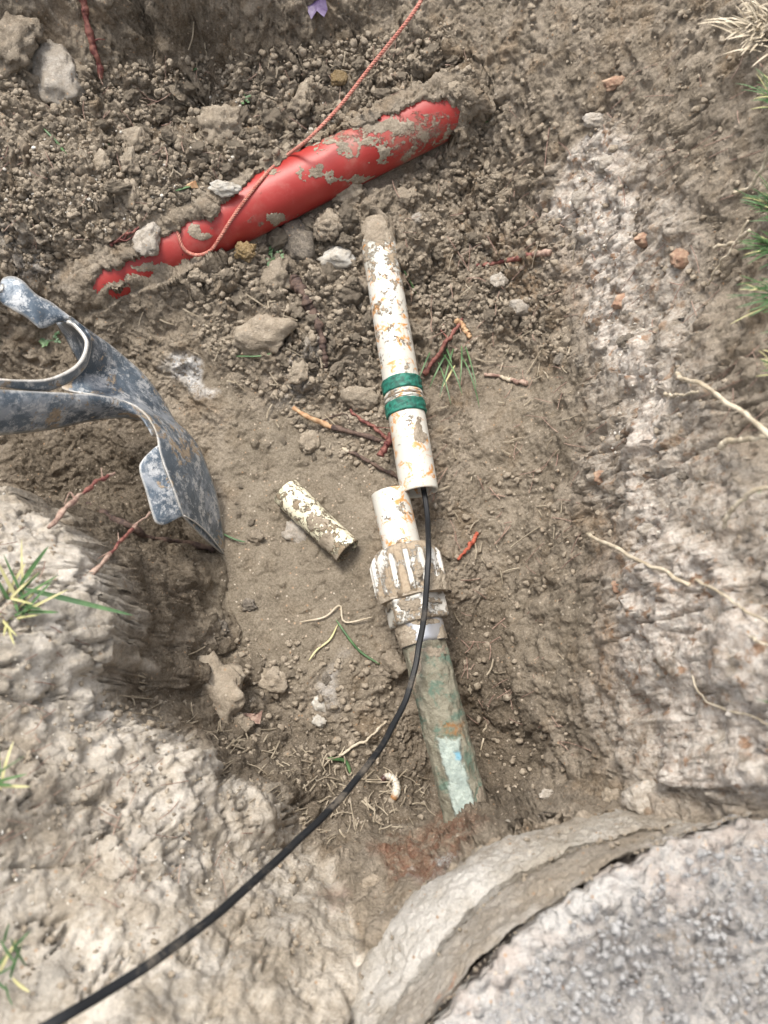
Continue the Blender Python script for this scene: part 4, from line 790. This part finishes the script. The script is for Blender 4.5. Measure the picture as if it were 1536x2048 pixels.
def twig(name, pts, w0, w1, mat, label, cat, side=(), tip=None, lift=.004, n=60, kn=.25, seed=0):
    P = path(pts, n, lift); r0 = pxr(w0/2, P[0]); r1 = pxr(w1/2, P[-1]); P = P+.0012*np.stack([fbm2(np.arange(n)*.16, np.full(n, seed+k*9.), 3, 7) for k in range(3)], -1)
    R = np.linspace(r0, r1, n)*(1+kn*fbm2(np.arange(n)*.35, np.full(n, seed+3.), 3, 5)); V, F = sweep(P, R, 9, True, lambda s_, t_: 1+.12*np.sin(t_*3+s_*20)); L = [(V, F)]
    for q in side:
        Pq = path(q, 16, lift); L.append(sweep(Pq, np.linspace(pxr(q_w(q), Pq[0]), .0003, 16), 6))
    V, F = join(L); o = mesh(name, V, F, mat)
    if tip:
        k0, k1, tm = tip; a, b = int(k0*(n-1)), int(k1*(n-1))+1; V2, F2 = sweep(P[a:b]+[0, 0, .0003], R[a:b]*1.08, 9); mesh('peeled_wood', V2, F2, tm, o)
    return tag(o, label, cat)
def q_w(q): return 2.0
twig('root', [(160,-10),(172,20),(186,80),(196,120),(206,150),(209,172)], 15, 11, BARK, 'reddish root hanging down from the top edge at the upper left', 'root', [[(192,98),(204,94),(216,95)], [(172,30),(182,44)]], lift=.012)
twig('root', [(588,562),(606,590),(625,625),(640,660),(648,700),(652,738)], 24, 10, DBARK, 'thick dark root running down from the blackish rock', 'root', [[(600,590),(622,612),(650,640)]], kn=.4, n=90)
twig('root', [(587,818,.03),(620,835,.03),(655,853),(700,866),(740,878),(785,890)], 8, 12, DBARK, 'dark root with peeled orange end left of the white pipe', 'root', [[(640,845),(690,830),(700,852)]], (.0, .42, RAWW), seed=3)
twig('root', [(700,822),(722,842),(745,855),(775,880)], 5, 8, BARK, 'thin red root above the peeled root by the white pipe', 'root', [[(720,842),(750,856),(785,858)]], seed=5)
twig('root', [(683,901),(720,915),(755,935),(800,958)], 7, 8, DBARK, 'dark thin root with a pale cut end below the peeled root', 'root', (), (0, .12, STRAW), seed=6)
twig('root', [(760,912,.05),(772,890,.05),(782,868,.04)], 14, 11, BARK, 'short crimson root stub touching the left side of the white pipe', 'root', seed=7)
twig('root', [(846,750),(872,718),(896,680),(915,655),(925,640)], 10, 6, BARK, 'crimson root right of the white pipe behind the green tuft', 'root', [[(896,680),(880,660),(890,650)]], seed=8)
twig('wood_sliver', [(912,643),(925,655),(941,678)], 12, 10, RAWW, 'short tan wood sliver above the crimson root right of the white pipe', 'wood chip', kn=.1)
twig('twig', [(950,537),(990,529),(1030,521),(1062,513),(1100,511)], 7, 12, BARK, 'straight red twig lying on the right slope', 'twig', (), (.78, 1, PALEB := PBARK), seed=10)
twig('twig', [(966,752),(1000,757),(1028,764),(1054,767)], 6, 9, PBARK, 'short twig with pale peeled middle on the right slope', 'twig', (), (.35, .6, STRAW), seed=11)
twig('twig', [(953,1070),(945,1085),(930,1105),(914,1120)], 9, 5, mat_simple('rusty_bark', C(.28, .05, .025), C(.42, .12, .07), 100, .7), 'short bright red twig right of the ribbed union nut', 'twig', seed=12)
twig('twig', [(96,1054,.345),(135,1015,.33),(175,980,.30),(205,957,.28),(232,945,.265)], 10, 6, PBARK, 'knobbly pinkish twig sticking out of the left bank, upper of two', 'twig', [[(150,1000,.318),(140,985,.315),(128,1010,.325)], [(205,957,.28),(202,935,.282)]], (.5, .9, BARK), kn=.4, seed=13)
twig('twig', [(146,1172,.325),(190,1140,.305),(228,1100,.28),(260,1063,.25),(302,1024,.22)], 12, 5, PBARK, 'long pinkish twig from the left bank reaching under the shovel', 'twig', [[(228,1100,.28),(205,1112,.275),(185,1125,.27)], [(238,1088,.27),(236,1065,.27)]], (.4, .75, BARK), kn=.35, seed=14)
twig('twig', [(430,1574,.03),(432,1540,.045),(437,1510,.055),(443,1496,.06)], 12, 9, PBARK, 'upright split straw coloured twig at the edge of the lower left bank', 'twig', (), (.25, .45, BARK), seed=15)
twig('stick', [(352,1562,.15),(380,1542,.14),(413,1526,.13)], 8, 6, STRAW, 'short pale forked straw piece at the edge of the lower left bank', 'straw')
twig('root', [(180,1010),(240,1045),(300,1075),(380,1090),(430,1100)], 12, 12, DBARK, 'dark buried root in the shade below the shovel', 'root', kn=.4, seed=17)
twig('twig', [(222,495),(250,478),(285,455)], 7, 4, BARK, 'frayed reddish bark piece left of the grey rock by the string loop', 'bark', [[(230,490),(262,462)], [(240,482),(255,485),(275,470)]], seed=18)
twig('stem', [(676,1513),(705,1495),(735,1478),(772,1443)], 5, 4, STRAW, 'thin pinkish straw stem left of the cable near the larva', 'straw', [[(680,1512),(690,1492)]], seed=19)
twig('hair_root', [(958,1512),(965,1475),(975,1440),(976,1413)], 3.5, 3, STRAW, 'curved thin pale stem right of the corroded pipe', 'straw', seed=20)
# dry stalks on the right bank (stand proud of the soil, towards the camera)
def zl(px, py, up): return (px, py, float(g1(px, py)[2])+up)
for pts, w0, w1, lb, sd_ in [
    ([zl(1350,750,.02), zl(1400,770,.03), zl(1455,805,.04), zl(1500,835,.05), zl(1545,878,.05)], 8, 11, 'long bleached dry stalk on the upper right bank', 1),
    ([zl(1328,786,.01), zl(1360,790,.02), zl(1400,782,.03)], 6, 5, 'short bleached stalk meeting the long dry stalk on the right bank', 2),
    ([zl(1545,972,.06), zl(1505,985,.06), zl(1470,1012,.055), zl(1447,1052,.04)], 9, 9, 'curved yellowish stalk bending down on the right bank', 3),
    ([zl(1172,1068,.02), zl(1220,1090,.03), zl(1275,1118,.035), zl(1330,1145,.03), zl(1382,1168,.02)], 8, 8, 'long straight pale stalk across the pale right bank', 4),
    ([zl(1440,895,.03), zl(1460,882,.035), zl(1500,880,.04), zl(1545,872,.045)], 14, 7, 'dry grass leaf with thick pale base at the right edge', 5),
    ([zl(1428,495,.02), zl(1470,485,.03), zl(1500,462,.04)], 7, 8, 'short tan stalk near the upper right grass', 6),
    ([zl(1415,570,.01), zl(1430,540,.02), zl(1460,500,.03), zl(1495,440,.04)], 4, 5, 'thin tan stem rising towards the right grass tufts', 7),
    ([zl(1465,388,.02), zl(1500,375,.03), zl(1525,330,.04), zl(1540,290,.05)], 7, 6, 'bent tan stalk at the upper right edge', 8),
    ([zl(1390,1160,.02), zl(1450,1190,.03), zl(1500,1225,.03), zl(1545,1245,.03)], 6, 5, 'thin pale stalk low on the right bank', 9),
    ([zl(1480,1270,.02), zl(1510,1280,.03), zl(1545,1292,.03)], 5, 5, 'short pale stalk at the lower right edge', 10),
    ([zl(1385,1345,.01), zl(1400,1385,.02), zl(1430,1410,.02), zl(1490,1430,.02), zl(1545,1450,.02)], 4, 3, 'thin hanging root curve low on the right bank', 11),
    ([zl(1360,1090,.01), zl(1372,1120,.01), zl(1385,1160,.01), zl(1410,1170,.01)], 3, 2, 'hair thin root above the shell like stone', 12)]:
    twig('dry_stalk', pts, w0, w1, STRAW, lb, 'dry stalk', seed=30+sd_, kn=.18)
# ------------------------------------------------------------------ grass, weeds
def blade(P0_, d, L, w_, droop, n=9, seed=0):
    d = np.asarray(d, float); d /= np.linalg.norm(d); t = np.linspace(0, 1, n); P = P0_+np.outer(t*L, d)+np.outer(t**2*L*droop, [0, 0, -1.]); T = np.gradient(P, axis=0); T /= np.linalg.norm(T, axis=1)[:, None]
    s_ = np.cross(T, [0, 0, 1.]); s_ /= np.linalg.norm(s_, axis=1)[:, None]+1e-6; up_ = np.cross(s_, T); ww = (w_/2*np.sqrt(np.clip(1-t**2.2, .0, 1))*np.clip(.55+t*1.5, 0, 1)+.0001)[:, None]
    V = np.concatenate([P-s_*ww, P+up_*ww*-.35, P+s_*ww]); F = []
    for k in range(n-1): F += [(k, k+1, n+k+1, n+k), (n+k, n+k+1, 2*n+k+1, 2*n+k)]
    return V, F
def tuft(name, px, py, z, n, L, w_, spread, mat, label, cat, seed, dirpx=None, mat2=None, frac=0., droop=.35, jit=10):
    g = np.random.default_rng(seed); A_ = []; B_ = []; P0_ = W(px, py, z) if z is not None else g1(px, py)
    for k in range(n):
        a = g.uniform(0, 2*np.pi); h_ = g.uniform(.25, 1); d = np.array([math.cos(a)*spread, math.sin(a)*spread, h_])
        if dirpx is not None: d = d*.55+np.array([dirpx[0], dirpx[1], .15])
        p = P0_+np.append(g.normal(size=2)*pxr(jit, P0_), 0); (B_ if g.random() < frac else A_).append(blade(p, d, pxr(L, P0_)*g.uniform(.5, 1.1), pxr(w_, P0_)*g.uniform(.7, 1.2), droop*g.uniform(.4, 1.6)))
    V, F = join(A_ or B_); o = mesh(name, V, F, mat if A_ else mat2)
    if A_ and B_: V, F = join(B_); mesh('withered_blades', V, F, mat2, o)
    return tag(o, label, cat)
def zz_(px, py): return float(g1(px, py)[2])
for k, (px, py, up_, n_, L, w_, lb, dx, dy, fr_) in enumerate([
    (1555,205,.0,34,80,2.6,'green grass tuft at the right edge, topmost of the column',-.6,.1,.2),
    (1560,420,.0,60,85,2.6,'dense green grass tuft at the right edge, second from the top',-.7,.15,.1),
    (1560,500,.0,44,95,2.6,'green grass tuft at the right edge just below the dense one',-.7,-.1,.15),
    (1560,590,.0,34,105,2.6,'spreading green grass tuft at the right edge, third from the top',-.8,-.1,.1),
    (1560,735,.0,9,60,3,'few yellow green blades at the right edge above the dry stalks',-.8,.1,.6)]):
    tuft('grass_tuft', px, py, zz_(px, py)+.005, n_, L, w_, .55, GREEN1, lb, 'grass', 60+k, (dx, dy), YELLOW1, fr_, .25, 14)
tuft('dead_grass_clump', 1530, 60, zz_(1530, 60)+.01, 90, 100, 4, .8, STRAW, 'bleached dead grass clump at the upper right corner', 'dry grass', 71, (-.6, -.1), None, 0, .3, 26)
tuft('grass_tuft', 22, 1215, .375, 26, 150, 6.5, 1.1, YELLOW1, 'yellow and green grass tuft lit on the left bank edge', 'grass', 82, (.25, .25), GREEN1, .35, .12, 16)
V_, F_ = join([blade(W(50,1178,.385), W(260,1228,.36)-W(50,1178,.39), .085, .0045, .06, 14), blade(W(40,1170,.385), W(95,1090,.42)-W(40,1170,.39), .05, .0045, .05, 12)])
tag(mesh('long_grass', V_, F_, GREEN1), 'two long green blades arching from the left grass tuft over the pit', 'grass')
tuft('grass_tuft', -15, 1560, .42, 8, 100, 6, .7, GREEN1, 'blurred green blades at the left edge below the yellow tuft', 'grass', 84, (.3, .3), YELLOW1, .3, .2, 12)
tuft('grass_tuft', -5, 1940, .44, 12, 100, 6, .7, GREEN1, 'blurred green blades at the lower left corner', 'grass', 85, (.2, .2), YELLOW1, .2, .2, 22)
tuft('grass_tuft', 895, 705, None, 10, 130, 3, .55, GREEN1, 'green grass tuft growing right of the white pipe', 'grass', 86, (-.05, -.8), YELLOW1, .12, .5, 20)
def weed(px, py, n, L, label, seed):
    g = np.random.default_rng(seed); P0_ = g1(px, py)+[0, 0, .003]; A_ = []
    for k in range(n):
        a = g.uniform(0, 6.28); d = np.array([math.cos(a), math.sin(a), .35]); A_.append(blade(P0_, d, pxr(L, P0_)*g.uniform(.6, 1), .0007, .2, 6))
        for q in range(3): A_.append(blade(P0_+d/np.linalg.norm(d)*pxr(L, P0_)*(.35+.22*q), np.array([math.cos(a+g.uniform(-1.2, 1.2)), math.sin(a+g.uniform(-1.2, 1.2)), .3]), pxr(L*.35, P0_), .0042, .3, 5))
    V, F = join(A_); return tag(mesh('weed', V, F, GREEN1), label, 'weed')
weed(105, 683, 7, 22, 'small feathery green weed inside the crook of the shovel', 1)
weed(545, 520, 10, 24, 'small leafy green weed below the red pipe next to the ochre clod', 2)
weed(488, 203, 4, 16, 'tiny green weed in the rubble above the red pipe', 3)
weed(572, 562, 4, 14, 'tiny green weed left of the top of the dark root', 4)
for k, (pts, w_, lb, m_) in enumerate([
    ([(90,262),(115,288),(138,318)], 5, 'green grass blade lying on the upper left slope', GREEN1), ([(195,303),(210,298),(222,292)], 6, 'short green leaf lying left of the blocky clods', GREEN1),
    ([(972,222),(975,236),(972,250)], 8, 'short green leaf right of the red pipe end', GREEN1), ([(352,386),(372,380),(398,372)], 5, 'green blade above the grey rock near the flat white stone', GREEN1),
    ([(655,1517),(690,1522),(702,1548)], 8, 'folded green blade left of the cable near the pit bottom', GREEN1), ([(440,1066),(470,1080),(492,1086)], 4, 'thin green blade on the mud by the shovel tip', GREEN1),
    ([(672,1240),(700,1280),(722,1305),(760,1330)], 5, 'thin green stem trailing over the mud left of the corroded pipe', GREEN1), ([(676,1250),(660,1280),(635,1300),(618,1322)], 4, 'thin yellowish stem curving over the smooth mud', YELLOW1),
    ([(600,1245),(650,1235),(680,1212),(690,1245),(745,1235)], 4, 'thin tan grass stem zigzagging left of the union nut', STRAW), ([(470,715),(520,715),(560,705)], 4, 'dark green blade below the broad flat rock', GREEN1),
    ([(808,545),(822,570),(832,590)], 4, 'thin green blade right of the upper white pipe', GREEN1), ([(375,148),(395,142)], 7, 'small green leaf at the foot of the top hollow', GREEN1)]):
    P_ = path(pts, 24, .004); R_ = np.full(24, pxr(w_/2, P_[0]))*np.sqrt(np.clip(1-np.linspace(-1, 1, 24)**4, .05, 1)); V_, F_ = sweep(P_, R_, 8, True, lambda s_, t_: .35+.65*np.abs(np.cos(t_)))
    tag(mesh('fallen_grass', V_, F_, m_), lb, 'grass blade')
LSTRAW = mat_simple('old_straw', C(.26, .215, .155), C(.44, .38, .29), 70, .8, 0, .0003)
# straw litter: too many scraps to count
def litter(name, n, polys, seed, l0, l1, wpx, mat, label, cat):
    g = np.random.default_rng(seed); L = []
    for poly, wg in polys:
        a = np.array(poly); x = g.uniform(a[:, 0].min(), a[:, 0].max(), int(n*wg*3)); y = g.uniform(a[:, 1].min(), a[:, 1].max(), int(n*wg*3)); ok = inpoly(x, y, poly) & clear(x, y, -8); x = x[ok][:int(n*wg)]; y = y[ok][:int(n*wg)]
        P = G(x, y)
        for p in P:
            q = g.uniform(0, 6.28); l_ = pxr(g.uniform(l0, l1)*(1 if g.random() < .85 else 1.8), p)/2; c_ = g.normal()*.25
            Q = np.array([[math.cos(q), math.sin(q)], [math.cos(q+c_), math.sin(q+c_)]])*l_; e = np.array([p-[*Q[0], 0], p, p+[*Q[1], 0]]); e[:, 2] = hgt(e[:, 0], e[:, 1])+.002+g.random()*.002; e[:, 2] = np.linspace(e[0, 2], e[2, 2], 3)+.002+max(0, min(.006, e[1, 2]-(e[0, 2]+e[2, 2])/2))
            L.append(sweep(spline(e, 6), pxr(wpx*g.uniform(.35, .7), p), 4))
    V, F = join(L); return tag(mesh(name, V, F, mat, smooth=False), label, cat, kind='stuff')
litter('straw_litter', 420, [([(220,1330),(400,1300),(560,1480),(860,1560),(860,1640),(700,1700),(560,1620),(430,1560),(300,1470)], .62), ([(300,100),(700,100),(900,300),(560,330),(300,400)], .08), ([(850,480),(1150,480),(1150,1400),(900,1400)], .2), ([(100,560),(600,560),(740,1000),(400,760)], .1)], 31, 7, 30, 2.4, LSTRAW, 'short straw scraps littering the bottom of the pit', 'straw')
litter('hair_roots', 420, [([(0,150),(700,130),(900,60),(1150,300),(1150,1500),(900,1600),(850,700),(700,240),(300,500),(0,500)], .5), ([(1150,100),(1536,100),(1536,1550),(1200,1500)], .3), ([(0,960),(300,1450),(560,1650),(400,1900),(0,1800)], .2)], 32, 12, 46, 1.6, PBARK, 'hair thin rootlets lying all over the pit soil', 'rootlets')
# ------------------------------------------------------------------ grub
GRUB = M('grub_skin', .35); c = GRUB.mix(GRUB.ramp(GRUB.noise(300, 2, .5), .35, .7), C(.60, .56, .48), C(.46, .42, .36)); c = GRUB.mix(GRUB.attr('head'), c, C(.06, .03, .025)); c = GRUB.mix(GRUB.attr('tail'), c, C(.30, .16, .07)); GRUB.col(c); GRUB.b.inputs['Subsurface Weight'].default_value = .15; GRUB.b.inputs['Subsurface Radius'].default_value = (.002, .001, .0006)
gp = path([(764,1566),(768,1556),(778,1553),(788,1560),(793,1574),(791,1588),(784,1600)], 60, .0045); t_ = np.linspace(0, 1, 60); rg = pxr(8.2, gp[0])*np.clip(np.sqrt(np.clip(1-(2*t_-1)**6, .02, 1))*(.78+.35*t_), .1, 2)*(1+.07*np.sin(t_*75))
V_, F_ = sweep(gp, rg, 16); tv = np.r_[np.repeat(t_, 16), 0, 1]
o = mesh('grub', V_, F_, GRUB.m, attrs={'head': sm(.2, .13, tv), 'tail': sm(.82, .95, tv)}); tag(o, 'white curled larva with dark head on the dirt right of the cable', 'larva')
L = []
for k in range(3):
    p = gp[10+k*4]; L.append(sweep(np.array([p, p+W(770,1566,.0)-W(772,1560,.0)+[0, 0, .001], p+(W(768,1574,.0)-W(772,1560,.0))*.8]), np.array([.0007, .0006, .0003]), 6))
V_, F_ = join(L); mesh('leg', V_, F_, BROWNR, o)
# ------------------------------------------------------------------ small scraps
PURP = mat_simple('purple_film', C(.10, .07, .15), C(.18, .14, .24), 50, .4)
def scrap(name, pts, z0, mat, label, cat, th=.0008):
    c0 = np.mean([W(a, b, z0) for a, b in pts], axis=0); ring = [W(a, b, z0)+[0, 0, .004*math.sin(k*2.1)] for k, (a, b) in enumerate(pts)]; n = len(ring)
    V = [c0+[0, 0, .004]]+ring+[c0+[0, 0, .004-th]]+[p-[0, 0, th] for p in ring]; F = []
    for k in range(n): k2 = (k+1) % n; F += [(0, 1+k, 1+k2), (n+1, n+2+k2, n+2+k), (1+k, n+2+k, n+2+k2, 1+k2)]
    return tag(mesh(name, V, F, mat, smooth=False), label, cat)
scrap('plastic_scrap', [(618,-5),(650,-5),(655,14),(648,34),(634,26),(622,34),(612,14)], zz_(635, 14)+.004, PURP, 'crumpled purple plastic scrap at the top edge', 'scrap')
scrap('wood_chip', [(478,1425),(512,1428),(524,1420),(520,1448),(500,1446),(476,1436)], zz_(500, 1436)+.018, PBARK, 'tan bark chip stuck to the foot of the tall earth lump', 'wood chip', .003)
scrap('leaf_scrap', [(374,368),(392,364),(396,372),(384,376),(374,375)], zz_(384, 370)+.004, RAWW, 'tiny orange leaf scrap above the string loop', 'leaf')
# ------------------------------------------------------------------ lawn round the pit, beyond the frame
g = np.random.default_rng(77); x = g.uniform(-1.5, 1.5, 120000); y = g.uniform(-1.3, 1.9, 120000); zc = hgt(x, y); px, py, dp = proj(np.stack([x, y, zc+.05], -1)); front = (np.stack([x, y, zc], -1)-CAMP)@FW > .05
ok = (zc > .36) & ~(front & (px > -120) & (px < 1620) & (py > -200) & (py < 2250)) & (np.hypot(x-KCRK[0], y-KCRK[1]) > KCRK[3]+.03) & (np.hypot(x, y+.25) > .28); x = x[ok][:36000]; y = y[ok][:36000]; zc = zc[ok][:36000]; n = len(x)
a = g.uniform(0, 6.28, n); L_ = g.uniform(.03, .08, n); lean = g.uniform(.2, .7, n); d = np.stack([np.cos(a)*lean, np.sin(a)*lean, np.ones(n)], -1)*L_[:, None]; s_ = np.stack([-np.sin(a), np.cos(a), 0*a], -1)*.0018; b_ = np.stack([x, y, zc-.004], -1)
V = np.stack([b_-s_, b_+s_, b_+d*.55-s_*.8, b_+d*.55+s_*.8, b_+d*[1, 1, .8]+d*[.35, .35, 0]], 1).reshape(-1, 3); k = np.arange(n)[:, None]*5
F = np.concatenate([k+[0, 1, 3], k+[0, 3, 2], k+[2, 3, 4]]); tag(mesh('lawn_grass', V, F, GREEN1), 'short green lawn grass around the pit', 'grass', kind='stuff')
